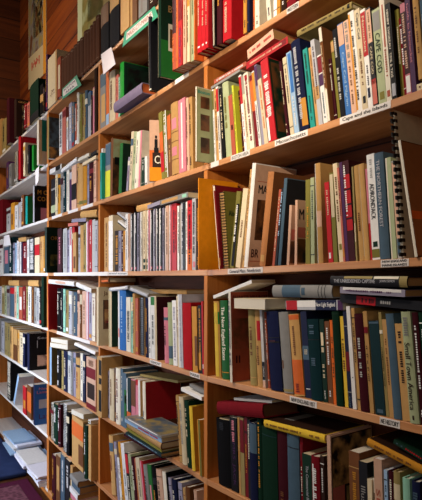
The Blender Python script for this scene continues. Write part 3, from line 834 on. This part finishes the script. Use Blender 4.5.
shelf_row('far', 'D', [(50, 0)], '''
45 46.6 227.5 dg h b=-3 d=13 | Q:dg:.0:1:.0:1;X:OR:gd:.18:.5:.72:.8;R:ol:dg:.16:.5:.15:.4
58.6 62.8 229 mr p b=.2 | D:pk:.2:.8
63 66.8 229 lg p | D:gy:.1:.9:.5
67 69.3 230 lv p
69.5 71.6 227 w p | P:pk:.6:.98:.2:.8
71.8 74.2 226 rd p b=1
74.4 77.6 233 tn p b=0 | P:br:.1:.4:.2:.8
77.8 79.8 226 sv p
80 83.2 224 tn h | P:bk:.5:.8:.0:.3
83.4 86.6 224 kh h
86.8 88.6 221 pk p | P:w:.0:1:.0:.4
88.8 91.6 220 rd p
91.8 94.8 220 lg p | D:lg:.1:.9
95 97.6 221 sv p
''', '''
71.5 222.5 86 221.5 3.2 lv p d=12 b=-.2 | -
68 226.6 78 225.4 3 sm p d=11 b=-.4 | -
81 218 97 216.6 6.4 tn h d=12 b=-.2 free=1 | -
''', lo=None, hi=FARB[1])
shelf_row('far', 'E', [(50, 0)], '''
47 48.8 278 rd h b=-2.6 d=9 l=-.6 | Q:rd:.0:1:.0:1
51 52.4 283 tn h b=.2 | -
52.6 57 286 br p b=.2 | P:cr:.1:.4:.0:.8;P:tn:.55:.7:.1:.9
57.4 60.4 288 bk h
60.6 63.2 288 ck h
63.4 65.6 289 mt p
65.8 68.4 290 kh h
68.6 71.8 291 sv h
72 73.8 292 gy p
74 77.6 292 sl h
77.8 80 290 pc h
80.2 82.2 291 br h
82.4 86 291 pc p | D:br:.3:.8
86.2 88.8 290 pk p | P:w:.0:1:.3:.7
89 92 291 lv p
92.2 95.4 288 iv p
''', '''
49 283.5 74.5 286.5 4 w h d=12 b=-1.2 | P:pc:.3:.7:.2:.8
75 286 91.5 293.5 4.4 w h d=11 b=-.2 | -
''', lo=None, hi=FARB[1])
shelf_row('far', 'F', [(50, 0)], '''
50 51.6 346 lb h b=-1.2 d=12 | Q:kh:.0:1:.0:1
57.6 61 349 bk h
61.2 63.4 350 kh h
63.6 67.6 350 nv h
67.8 70.6 351 lg p
70.8 72.8 352 gy p
73 75.4 352 lv p
75.6 79.6 357 tn h
79.8 82.4 353 iv p
82.6 85 354 nv p
86.4 95.6 356 pc p b=-1 d=9 | P:dr:.6:.8:.0:.98;D:br:.84:.95:.6;P:db:.2:.5:.1:.9;B:dr:.0:.1
''', '''
50 347 67.5 350 4.4 cr p d=11 b=-1.6 o=1 pg=iv | -
51 342 67.5 345 4.2 cr p d=11 b=-1.4 o=1 pg=iv free=1 | -
75 347 95.5 357 4.6 w h d=10 b=-1 | P:bk:.0:1:.0:.4
''', lo=FARB[0], hi=FARB[1])
shelf_row('far', 'G', [(50, 0)], '''
50.2 53.8 402 bk s b=-.4 d=12 pg=iv
55 59.4 402 dg h b=-.2
59.8 62 403 mr h b=0
62.4 66 403 w s b=-.6 d=12
68 71 410 bk h b=-.2
72 83 414 tn b b=-2 d=11 | B:or:.6:.9;P:br:.1:.5:.6:1
84.4 87.4 424 dg h b=-3 d=12
88 91 424 tn b b=-2.4 d=12 | B:cr:.0:.02
''', '''
71.5 414 83.5 419.5 4.5 iv p d=11 b=-2 | -
88.2 423 90.8 424.4 3.4 w p d=11 b=-2.4 | P:ol:.1:.9:.3:.7
''', lo=FARB[0])
shelf_row('far', 'H', [(50, 0)], '''
52 55.4 453 mr h b=-1
56 60 454 br p b=-1 | P:tn:.3:.8:.2:.8
60.6 64.6 452 sl p b=-1
65.2 69.6 456 ck p b=-1
70.4 72.6 449 tn b b=-2 d=12 | B:br:.0:.1;P:cr:.2:.8:.2:.8
''', '''
''', lo=FARB[0])
flat_stack('far', 'H', 69.5, 78, -6, [(.034, 'pc', 'p', ''), (.04, 'kh', 'h', ''), (.036, 'dr', 'h', ''), (.03, 'cr', 'p', ''), (.042, 'ol', 'h', ''), (.03, 'pk', 'p', ''), (.026, 'w', 'p', ''), (.03, 'sl', 'p', ''), (.03, 'gy', 'h', '-')], d=13)
# ---- end bay
shelf_row('end', 'A', [(10, 0)], '''
-3 1.6 124 tn h
2 5.6 122 kh h
6.8 9.4 101 mr h b=-3 d=12 | -
14.4 16.4 101 db h b=-2.4 d=13 | X:GEORGE:tn:.1:.9:.9:.95;R:ck:kh:.3:.9:.1:.85
24 26.6 106 dr h b=-2 d=10
27.2 29.6 104 sm p b=-1.6
30 38.4 88 dg h b=-1.4 d=13 | B:ck:.0:.2
40 43.2 87 bk h b=-1 | P:tn:.4:.65:.3:1
43.4 44.6 88 db h b=-1
''')
shelf_row('end', 'B', [(10, 0)], '''
6.4 8.6 163 pu p b=-1
9 11.4 165 gy p b=-1
14 17 153 bk s b=-1.6 d=9
18.6 20.6 137 rd h b=-2 d=13 | -
23.4 25.2 144 cr h b=-2.4 d=8 
28 29.6 146 ck h b=-2.2 d=8
32 33.6 146 bg p b=-2.2 d=9 | Q:bg:.0:1:.0:1
37 38.8 121 iv p b=-4 d=9 | Q:tl:.2:1:.3:1;Q:cr:.0:.2:.0:1
''')
shelf_row('end', 'C', [(10, 0)], '''
-3 3.4 203 dr h b=.3 | -
6.6 10.4 209 lg p
11 14.6 204 gd h | P:br:.2:.6:.3:.7
15 18 206 w p
18.2 21 203 sv p | D:gd:.3:.8
21.4 24 196 br h b=-1
25.6 27.6 197 tl h b=-1 d=8 | Q:gn:.0:1:.0:1
33 34.4 186 sv p b=-.6 d=10 | Q:bk:.0:1:.4:1;X:M C:gd:.2:.8:.76:.88;X:CO:gd:.2:.7:.58:.7;Q:pk:.4:1:.0:.4;Q:ck:.0:.4:.0:.4
''')
shelf_row('end', 'D', [(10, 0)], '''
-1 3 240 w p
3.6 8.4 241 sl p | P:pk:.3:.7:.2:.8;B:lg:.8:.98
8.8 12.8 238 dt h
13.2 15 243 lv p
15.2 17 243 lb p
17.2 19.6 241 w p
19.8 22.4 242 nv p | P:w:.0:1:.0:.4
22.6 26.8 243 dr p
27 29.2 240 w p
29.4 34.4 238 ck p | D:w:.1:.95:.7
34.8 39.6 238 cr p | B:rd:.5:.8
40 43.4 237 tn h
43.6 45 236 gd h
''', '''
18.5 242 26 241.2 4 tn p d=11 b=0 free=1 | -
''')
shelf_row('end', 'E', [(10, 0)], '''
-2 1.6 286 sv p
2 4.4 285 kh p
4.6 6.6 286 sg p
6.8 9.6 284 gy p
9.8 14 286 sl p | B:rd:.75:.95
14.2 16.4 286 pc p
16.6 18.8 285 mt p
19 22.6 287 rs p | P:w:.3:.7:.2:.8
22.8 25.6 286 dr p
25.8 28.4 286 kh p
28.6 31.4 286 w p | D:ck:.2:.9:.5
31.6 33.6 286 br p
33.8 36.4 287 gy p
36.6 39 288 lg p | D:nv:.1:.8:.5
39.2 41.4 287 bk h
41.6 43.6 277 dg h b=-1.6 d=9 | Q:dg:.0:1:.0:1
''', '''
9 285.5 39 286.5 5 tn h d=11 b=3 | B:br:.3:.6
''')
shelf_row('end', 'F', [(10, 0)], '''
-2 .6 318 gy p
1 4 321 sv p
4.4 7 322 kh p
7.4 10 324 kh p
10.4 13.2 326 tn h
13.6 17.4 328 br p | B:tn:.5:.98
17.8 19.8 330 tn p
20 23.8 332 cr p
24 26 333 nv h b=0
27.4 29.4 333 nv h b=-.6 d=13 | Q:bk:.0:1:.0:1;X:Sea:lg:.4:.95:.84:.9;R:pc:db:.4:.95:.1:.4;Q:lg:.38:.42:.6:.8
''')
shelf_row('end', 'G', [(10, 0)], '''
8.4 11.8 352 bk p b=0 | D:iv:.05:.95:.9
13.4 14.8 374 lb p b=-.5 d=11 l=5 | Q:w:.0:1:.0:1
24 27.2 385 rd p b=0 | P:gd:.2:.5:.2:.8
28.4 32.4 384 br p b=0 | B:or:.2:.8
33.4 34.8 384 nv p b=-1 d=13 | Q:bl:.0:1:.0:1;X:New:pk:.2:.7:.86:.92;X:Lantern:pk:.1:.9:.77:.84;R:sv:lg:.2:.9:.4:.62;X:Land:pu:.2:.9:.14:.26
''')
# ------------------------------------------------------------------ the room
W_SHELF = wood('shelf_pine', 'b67848', 'cf9664', 'X', 1.0, .42)
W_DIV = wood('divider_pine', 'ae6224', 'c67c38', 'Z', 1.0, .55)
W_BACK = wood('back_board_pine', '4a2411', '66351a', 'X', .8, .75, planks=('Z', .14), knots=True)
W_PALE = wood('painted_shelf', 'd8d2cc', 'e6e1dc', 'X', 1.0, .45, knots=False)
W_WALL = wood('plank_wall', '60260d', '8a4416', 'X', .5, .55, planks=('Z', .185), seamw=.035)
W_END = wood('end_plank_wall', '46200e', '602f14', 'Y', .5, .55, planks=('Z', .185), seamw=.035)
W_FLOOR = wood('floor_boards', '42240f', '5a331a', 'X', .8, .5, planks=('Y', .11))
def struct(name, x0, x1, y0, y1, z0, z1, mat):
    bm = bmesh.new(); box(bm, x0, x1, y0, y1, z0, z1)
    o = link(name, bm, mat); o['kind'] = 'structure'; return o
XE = -5.0; XR = .7
struct('floor', XE - .1, XR, -3.0, .31, -.06, 0, W_FLOOR)
struct('wall_back', XE - .1, XR, .25, .31, 0, 4.4, W_WALL)
struct('wall_left', XE - .1, XE, -3.0, .25, 0, 4.4, W_END)
struct('ceiling', XE - .1, XR, -3.0, .31, 4.4, 4.46, wood('ceiling_boards', '7a4a28', '9a6238', 'X', .6, .6, planks=('Y', .15)))

# ------------------------------------------------------------------ bookcases
LVL = 'ABCDEFGH'
def bookcase(xl, xr, dividers, smat, label, near=False):
    FR['near'] = near
    root = empty('bookcase', ((xl + xr) / 2, .09, 0)); tag(root, label, 'bookcase')
    ox = Vector(root.location)
    def part(name, bm, mat, lab=None):
        for v in bm.verts:
            if near and v.co.x < XRM + .003: v.co.x += v.co.y * math.tan(NYAW)
            v.co = L2W(v.co) - ox
        o = link(name, bm, mat, root)
        if lab: o['label'] = lab
        return o
    for r in LVL:
        bm = bmesh.new(); box(bm, xl, xr, 0, DEPTH + .004, SHELF[r] - BOARD, SHELF[r]); bevel(bm, .0012, 1)
        part('shelf', bm, smat)
    FR['near'] = near
    for x0, x1 in dividers:
        for lo, hi in zip(LVL[1:], LVL[:-1]):
            bm = bmesh.new(); box(bm, x0, x1, .0008, DEPTH + .004, SHELF[lo] + .0002, SHELF[hi] - BOARD - .0002); bevel(bm, .001, 1)
            part('divider', bm, W_DIV)
    bm = bmesh.new(); box(bm, xl, xr, DEPTH + .0045, DEPTH + .016, .0, SHELF['A'] - .001); part('back_panel', bm, W_BACK)
    bm = bmesh.new(); box(bm, xl, xr, .012, .03, .0, SHELF['H'] - BOARD - .0003); part('plinth', bm, W_DIV); FR['near'] = False
    return root, part
X = XD
CASE, cpart = bookcase(X['L'] + .0005, X['RM'] + .0201, [(X['L'] + .0006, X['L'] + .02), (X['ML'], X['ML'] + .02), (X['RM'], X['RM'] + .02)], W_SHELF,
                       'long pine bookcase of two bays with thin paper magazines along its fourth shelf')
CASE3, cpart3 = bookcase(XRM + .0003, X['R'] + .02, [(X['R'], X['R'] + .0195)], W_SHELF,
                       'pine bookcase with shelves tagged Massachusetts and Cape and the Islands', True)
FR['near'] = False
CASE2, cpart2 = bookcase(XE + .001, X['L'] - .0005, [(XE + .002, XE + .02), (X['L'] - .02, X['L'] - .0007)], W_PALE,
                         'white-edged bookcase against the plank end wall, beyond the long pine one')
TAGC = paint('e2dad4', 'paper', amt=.05)
def shelf_tag(row, pa, pb, lines, ink='ck', z0=.08, z1=.95, name=True):
    near = pa > 206; FR['near'] = near; case = CASE3 if near else CASE; loc = Vector(case.location)
    xa, xb = on_wall(pa, 0).x, on_wall(pb, 0).x
    zt, zb = SHELF[row] - BOARD * (1 - z1), SHELF[row] - BOARD * (1 - z0)
    bm = bmesh.new(); box(bm, xa, xb, -.0009, -.0002, zb, zt)
    for v in bm.verts: v.co = L2W(v.co) - loc
    o = link('shelf_tag', bm, TAGC, case); o['label'] = 'white paper shelf tag' + (' reading %s' % lines[0] if lines and lines[0][:4] in ('Mass', 'Cape', 'Gene') else '')
    if lines:
        bm = bmesh.new(); n = len(lines); H = (zt - zb)
        for i, s in enumerate(lines):
            hh = H / n
            put_text(bm, s, Vector((xa + .06 * (xb - xa), -.0015, zt - hh * (i + .82))), Vector((1, 0, 0)), Vector((0, 0, 1)), (xb - xa) * .88, hh * .64, bold=.0005)
        for v in bm.verts: v.co = L2W(v.co) - loc
        link('tag_lettering', bm, paint(ink, 'paper'), o)
    FR['near'] = False
    return o
shelf_tag('C', 275, 308, ['Massachusetts']); shelf_tag('C', 340, 391, ['Cape and the Islands']); shelf_tag('C', 231, 250, ['BOSTON AREA'], 'gy')
shelf_tag('D', 228, 263, ['General Mass. Nonfiction'], 'nv'); shelf_tag('D', 381, 409, ['NEW ENGLAND', 'MAINE ISLANDS'])
shelf_tag('E', 290, 317, ['NEW ENGLAND HIST']); shelf_tag('E', 380, 400, ['NE HISTORY']); shelf_tag('E', 150, 161.5, ['VERMONT']); shelf_tag('E', 190, 200, ['MAINE'])
shelf_tag('B', 287, 299, ['WESTERN']); shelf_tag('B', 175, 189, [], name=False)
shelf_tag('C', 52, 62, [], name=False); shelf_tag('C', 68, 78, [], name=False); shelf_tag('C', 81, 93, [], name=False)
shelf_tag('D', 54, 108, [], name=False, z0=.02, z1=.99); shelf_tag('D', 108.4, 128, ['travel essays'], 'sl'); shelf_tag('E', 57, 90, [], name=False, z0=.02, z1=.99)
shelf_tag('C', 211, 219, [], name=False)

# ------------------------------------------------------------------ signs and posters
def sheet(name, pts, th, mat, parent=None, org=None):
    """A thin board through four corners (top left, top right, bottom right, bottom left)."""
    n = (pts[1] - pts[0]).cross(pts[3] - pts[0]).normalized()
    if n.y > 0: n = -n
    o = org or Vector((0, 0, 0)); bm = bmesh.new()
    a = [bm.verts.new(p - o) for p in pts]; b = [bm.verts.new(p - n * th - o) for p in pts]
    bm.faces.new(a); bm.faces.new(b[::-1])
    for i in range(4): bm.faces.new((a[i], b[i], b[(i+1) % 4], a[(i+1) % 4]))
    bmesh.ops.recalc_face_normals(bm, faces=list(bm.faces))
    return link(name, bm, mat, parent), n
def inset(p, u0, u1, v0, v1, n, off):
    def at(u, v):
        t = p[0].lerp(p[1], u); b = p[3].lerp(p[2], u); return t.lerp(b, v) + n * off
    return [at(u0, v0), at(u1, v0), at(u1, v1), at(u0, v1)]
def sign(name, px, ys, col, label, cat, panel=None, lines=(), ink='sl'):
    P = [on_wall(x, y, d) for (x, y), d in zip(px, ys)]
    root = empty(name, P[0]); tag(root, label, cat); o = Vector(P[0])
    b, n = sheet('board' if panel else 'paper', P, .0018, paint(col, 'paper', amt=.06), root, o)
    q = inset(P, *(panel or (0, 1, 0, 1)), n, .0006)
    if panel: sheet('white_panel', q, .0004, TAGC, root, o)[0]['label'] = 'white lettered panel'
    if lines:
        bm = bmesh.new(); N = len(lines)
        for i, (s, w) in enumerate(lines):
            r = inset(q, (1 - w) / 2, (1 + w) / 2, (i + .2) / N, (i + .8) / N, n, .0008)
            u = (r[2] - r[3]); v = (r[0] - r[3])
            put_text(bm, s, r[3] - o, u.normalized(), v.normalized(), u.length, v.length, bold=.0006)
        link('lettering', bm, paint(ink, 'paper'), root)
    return root
sign('hanging_sign', [(124.6, 32), (154.5, 6), (158, 16.5), (122.4, 47)], [-.012, -.012, -.02, -.02], '3f9a78', 'green-bordered sign reading MASS-CT-MAINE on the edge of the top shelf', 'sign', (.1, .9, .2, .74), [('MASS-CT-MAINE', .9)], 'rs')
sign('hanging_sign', [(62.3, 89), (76.6, 75), (81.4, 85), (62.2, 99.6)], [-.012, -.012, -.02, -.016], '3f9a78', 'smaller green-bordered sign below the uniform brown volumes on the top shelf', 'sign', (.06, .86, .14, .8), [('BOSTON', .85), ('AREA', .6)], 'pu')
sign('hanging_notice', [(101, 54.5), (111.2, 47), (115.2, 64), (103.4, 74.5)], [-.012, -.012, -.03, -.03], 'f3e9ee', 'white paper notice hanging from the top shelf edge between two green signs', 'notice')
sign('hanging_notice', [(35.2, 170), (39, 166), (38.4, 181), (35.6, 186)], [-.008, -.008, -.02, -.02], 'f1eef2', 'small white paper slip hanging from the white shelf edge beside the bright green book', 'notice')
sign('hanging_notice', [(4, 236), (9, 234.5), (10.8, 245), (3.4, 246)], [-.008, -.008, -.02, -.02], 'f1eef2', 'small white paper slip folded over the white shelf edge above a pale row', 'notice')
def poster(px, label, bands, colr):
    P = [on_wall(x, y, .246) for x, y in px]; root = empty('poster', P[0]); tag(root, label, 'poster'); o = Vector(P[0])
    b, n = sheet('sheet', P, .003, paint(colr, 'paper', amt=.08), root, o)
    for nm, m, r in bands: sheet(nm, inset(P, *r, n, .0006), .0004, m, root, o)
    return root, P, n, o
pr, P, n, o = poster([(28.5, -30), (46, -46), (46, 72), (28.5, 90)], 'tall cream poster with dark figures and red script on the plank wall', [
    ('picture', picture('kh', 'br', 'gy', 7), (.02, .84, .02, .74)), ('picture', picture('br', 'ck', 'kh', 9), (.3, .8, .2, .62)), ('yellow_edge', paint('gd'), (.86, .99, 0, 1))], 'b8a888')
bm = bmesh.new()
for q in range(7):   # a scrawl of red script
    a = inset(P, .2 + .07 * q, .24 + .07 * q, .80 + .02 * (q % 2), .87 - .015 * (q % 3), n, .001); quad(bm, *[v - o for v in a])
link('script_lettering', bm, paint('rd'), pr)
poster([(77.6, -60), (116, -110), (116, 30), (77.6, 52)], 'pale green framed print standing behind the uniform brown volumes on the top shelf', [('picture', picture('sg', 'kh', 'ol', 6), (.14, .97, .03, .97)), ('picture', picture('br', 'ol', None, 8), (.3, .7, .25, .8))], 'b9c2a4')

# ------------------------------------------------------------------ things on the floor
def soft_box(name, x0, x1, y0, y1, z0, z1, mat, r=.02, parent=None):
    bm = bmesh.new(); box(bm, x0, x1, y0, y1, z0, z1); bevel(bm, r, 3); return link(name, bm, mat, parent, True)
fa = on_floor(33, 475)
bm = bmesh.new(); box(bm, -4.96, fa.x, -1.8, -.012, .0005, .034); bevel(bm, .012, 3); mat_ = link('floor_mat', bm, paint('2c3a60', 'cloth', 14, .3), None, True)
tag(mat_, 'thick dark blue mat on the floor before the white-edged shelves', 'mat')
ra = on_floor(36, 478); rb = on_floor(50, 500)
def rugmat():
    m, nt, b = node_mat('rug_weave')
    tc = nt.nodes.new('ShaderNodeTexCoord'); vo = nt.nodes.new('ShaderNodeTexVoronoi'); vo.inputs['Scale'].default_value = 38
    cr = nt.nodes.new('ShaderNodeValToRGB'); e = cr.color_ramp.elements; e[0].color = lin('4a1a2a'); e[1].color = lin('6d3a48'); e[0].position = .25; e[1].position = .7
    nt.links.new(tc.outputs['Object'], vo.inputs['Vector']); nt.links.new(vo.outputs['Distance'], cr.inputs[0]); nt.links.new(cr.outputs[0], b.inputs['Base Color']); b.inputs['Roughness'].default_value = .95
    return m
bm = bmesh.new(); ra.y = min(ra.y, -.03); box(bm, ra.x, -.8, -1.9, ra.y, .0005, .009); rug = link('rug', bm, rugmat()); tag(rug, 'maroon patterned rug on the floor in front of the shelves', 'rug')
bm = bmesh.new()
for q in ((ra.x + .001, -.801, ra.y - .07, ra.y - .001), (ra.x + .001, ra.x + .07, -1.899, ra.y - .071)): box(bm, q[0], q[1], q[2], q[3], .0092, .0102)
link('border', bm, paint('4a1830', 'cloth'), rug)
# papers on the lowest white shelf
def paper_pile(pa, pb, n, b, cols, label):
    z = SHELF['H'] + .0008
    for i in range(n):
        xa, xb = on_wall(pa, 0).x + R.uniform(-.03, .03), on_wall(pb, 0).x + R.uniform(-.04, .04)
        t = R.uniform(.008, .02); dd = R.uniform(.15, .18)
        bm = bmesh.new(); box(bm, 0, xb - xa, 0, dd, 0, t); 
        for v in bm.verts: v.co.x += v.co.z * R.uniform(-.2, .2)
        o = link('newspaper', bm, paint(cols[i % len(cols)], 'paper', amt=.1)); o.location = (xa, b + R.uniform(-.03, .01), z); o.rotation_euler = (0, 0, math.radians(R.uniform(-3, 3)))
        z += t + .0008
        pos = ['lowest', 'second', 'third', 'fourth', 'fifth', 'sixth', 'seventh', 'eighth', 'ninth'][i] if i < n - 1 else 'topmost'
        tag(o, '%s folded newspaper %s' % (pos, label), 'newspaper', 'newspapers piled on the lowest white shelf')
paper_pile(22, 33, 4, -.035, ['w', 'e3e3f0', 'lb', 'w', 'dfe2f2'], 'in the low pile on the lowest white shelf')
paper_pile(35, 43.6, 4, -.035, ['w', 'dfe2f2', 'w', 'e8e6f0', 'lb', 'w', 'dfe2f2'], 'in the pile on the lowest white shelf beside the upright')
paper_pile(9.5, 19, 6, -.03, ['lb', 'w', 'lb', 'w', 'dfe2f2', 'lb', 'w', 'w'], 'in the pile above the blue mat')
# ------------------------------------------------------------------ words for every book
ORD = ['first', 'second', 'third', 'fourth', 'fifth', 'sixth', 'seventh', 'eighth', 'ninth', 'tenth', 'eleventh', 'twelfth', 'thirteenth', 'fourteenth', 'fifteenth', 'sixteenth']
ROWN = dict(A='top shelf', B='second shelf', C='third shelf', D='fourth shelf', E='fifth shelf', F='sixth shelf', G='seventh shelf', H='lowest shelf')
BAYN = dict(near='near bay', middle='middle bay', far='far bay', end='white end bay')
KW = dict(h='hardback', p='paperback', m='magazine', s='spiral notebook', c='comb-bound book', f='folder', b='box')
CATW = dict(h='book', p='book', m='magazine', s='notebook', c='book', f='folder', b='box')
def cname(c): return PAL[c][0] if c in PAL else 'pale'
def feature(b):
    f = []
    for d in b['dec']:
        if d[0] == 'T' : f.append('%s title lettering' % cname(d[2]))
        elif d[0] == 'X': f.append('its front cover showing')
        elif d[0] == 'R': f.append('its picture cover showing')
        elif d[0] == 'B' and d[1] != b['col'] and float(d[3]) - float(d[2]) > .05: f.append('%s band' % cname(d[1]))
        elif d[0] == 'P' and d[1] != b['col'] and float(d[3]) - float(d[2]) > .05 and d[1] in PAL: f.append('%s patch' % cname(d[1]))
    return f[:1]
rows = {}
for b in BOOKS: rows.setdefault((b['bay'], b['row']), []).append(b)
used = set()
for (bay, row), bs in rows.items():
    st = sorted([b for b in bs if not b['lying']], key=lambda b: b['x']); ly = sorted([b for b in bs if b['lying']], key=lambda b: b['root'].matrix_world.translation.z)
    th = sorted(b['t'] for b in st) or [0]; hh = sorted(b['h'] for b in st) or [0]
    where = '%s, %s' % (BAYN[bay], ROWN[row])
    grp = 'books on the %s of the %s' % (ROWN[row], BAYN[bay])
    for i, b in enumerate(st):
        sz = ''
        if b['t'] <= th[len(th) // 5]: sz = 'thin '
        elif b['t'] >= th[-1 - len(th) // 6]: sz = 'thick '
        if b['h'] >= hh[-1] - .002: sz = 'tallest '
        elif b['h'] <= hh[len(hh) // 8] and not sz: sz = 'short '
        base = '%s%s %s' % (sz, cname(b['col']), KW[b['kind']])
        ft = feature(b); full = base + (' with %s' % ft[0] if ft else '')
        l = cname(st[i-1]['col']) if i else None; r = cname(st[i+1]['col']) if i < len(st) - 1 else None
        if l and r: nb = 'between two %s ones' % l if l == r else 'between %s and %s ones' % (l, r)
        elif r: nb = 'at the row end beside a%s %s one' % ('n' if r[0] in 'aeiou' else '', r)
        elif l: nb = 'at the row end beside a%s %s one' % ('n' if l[0] in 'aeiou' else '', l)
        else: nb = 'standing alone'
        same = [q for q in st if cname(q['col']) == cname(b['col'])]
        k = same.index(b)
        cands = []
        if ft: cands.append('%s, %s, %s' % (full, nb, where))
        cands += ['%s %s, %s' % (base, nb, where)]
        if k < 16: cands.append('%s, %s %s one from the far end, %s' % (base, ORD[k], cname(b['col']), where))
        lab = None
        for c in cands:
            if len(c.replace(',', '').split()) <= 16 and c not in used and not any(
                    q is not b and c.split(',')[0] == q.get('_l', '').split(',')[0] and q.get('_l') == c for q in st): lab = c; break
        if not lab: lab = '%s %s one from the far end, %s' % (ORD[min(k, 15)], cname(b['col']), where); 
        n = 0
        while lab in used:
            n += 1; lab = '%s %s standing %s from the far end, %s' % (cname(b['col']), KW[b['kind']], ORD[min(i, 15)], where)
            if n > 1: lab = '%s %s standing %s from the near end, %s' % (cname(b['col']), KW[b['kind']], ORD[min(len(st) - 1 - i, 15)], where)
            if n > 2: break
        used.add(lab); b['_l'] = lab
        tag(b['root'], lab, CATW[b['kind']], grp)
    for i, b in enumerate(ly):
        same = [q for q in ly if q['col'] == b['col']]
        under = 'lying flat on top of the upright books'
        base = '%s %s' % (cname(b['col']), KW[b['kind']])
        if b['t'] > .03: base = 'thick ' + base
        lab = '%s %s, %s' % (base, 'lying across the upright row', where)
        if b.get('stack'): lab = '%s %s, %s from below' % (base, b['stack'] + ('' if 'floor' in b['stack'] else ' of the ' + BAYN[bay]), ORD[[q for q in ly if q.get('stack')].index(b)])
        if (len(same) > 1 or lab in used) and not b.get('stack'): lab = '%s lying flat, %s from below, %s' % (base, ORD[i], where)
        used.add(lab); tag(b['root'], lab, CATW[b['kind']], grp)
# ------------------------------------------------------------------ light
def area(name, loc, target, sx, sy, power, col):
    l = bpy.data.lights.new(name, 'AREA'); l.shape = 'RECTANGLE'; l.size = sx; l.size_y = sy; l.energy = power; l.color = col
    o = bpy.data.objects.new(name, l); COL.objects.link(o); o.location = loc
    o.rotation_euler = (Vector(target) - Vector(loc)).to_track_quat('-Z', 'Y').to_euler(); return o
def spot(name, loc, target, power, col, ang, blend, size=.02):
    l = bpy.data.lights.new(name, 'SPOT'); l.energy = power; l.color = col; l.spot_size = math.radians(ang); l.spot_blend = blend; l.shadow_soft_size = size
    o = bpy.data.objects.new(name, l); COL.objects.link(o); o.location = loc
    o.rotation_euler = (Vector(target) - Vector(loc)).to_track_quat('-Z', 'Y').to_euler(); return o
w = bpy.data.worlds.new('room_air'); SC.world = w; w.use_nodes = True
w.node_tree.nodes['Background'].inputs[0].default_value = (1, .8, .62, 1); w.node_tree.nodes['Background'].inputs[1].default_value = .05
# daylight from a window across the aisle, opposite the far shelves
wl = area('window_daylight', (-3.5, -1.75, 1.25), (-3.25, .1, .85), 1.5, 1.0, 30, (.76, .84, 1)); wl.data.spread = math.radians(105)
# ceiling lamp over the aisle
spot('ceiling_lamp', (-1.45, -1.5, 3.1), (-1.45, 0, 1.95), 225, (1, .87, .74), 70, 1, .22)
area('far_ceiling_lamp', (-3.7, -1.1, 3.2), (-3.9, 0, 2.4), .4, .4, 19, (1, .8, .58))  # added fill that lifts the dark upper wall at the far end
area('camera_side_fill', (.55, -2.3, 2.1), (-1.1, 0, 1.55), .9, 1.1, 9, (1, .88, .76))  # added soft fill from the camera side, brightens covers facing that way
# low sun through a window behind the camera
spot('sun_beam', (.9, -2.9, 2.5), on_wall(228, 95), 380, (1, .83, .6), 17, .55)
v = SC.view_settings; v.view_transform = 'Standard'; v.look = 'None'; v.gamma = 1; v.use_curve_mapping = False; v.exposure = 0.0
SC.display_settings.display_device = 'sRGB'
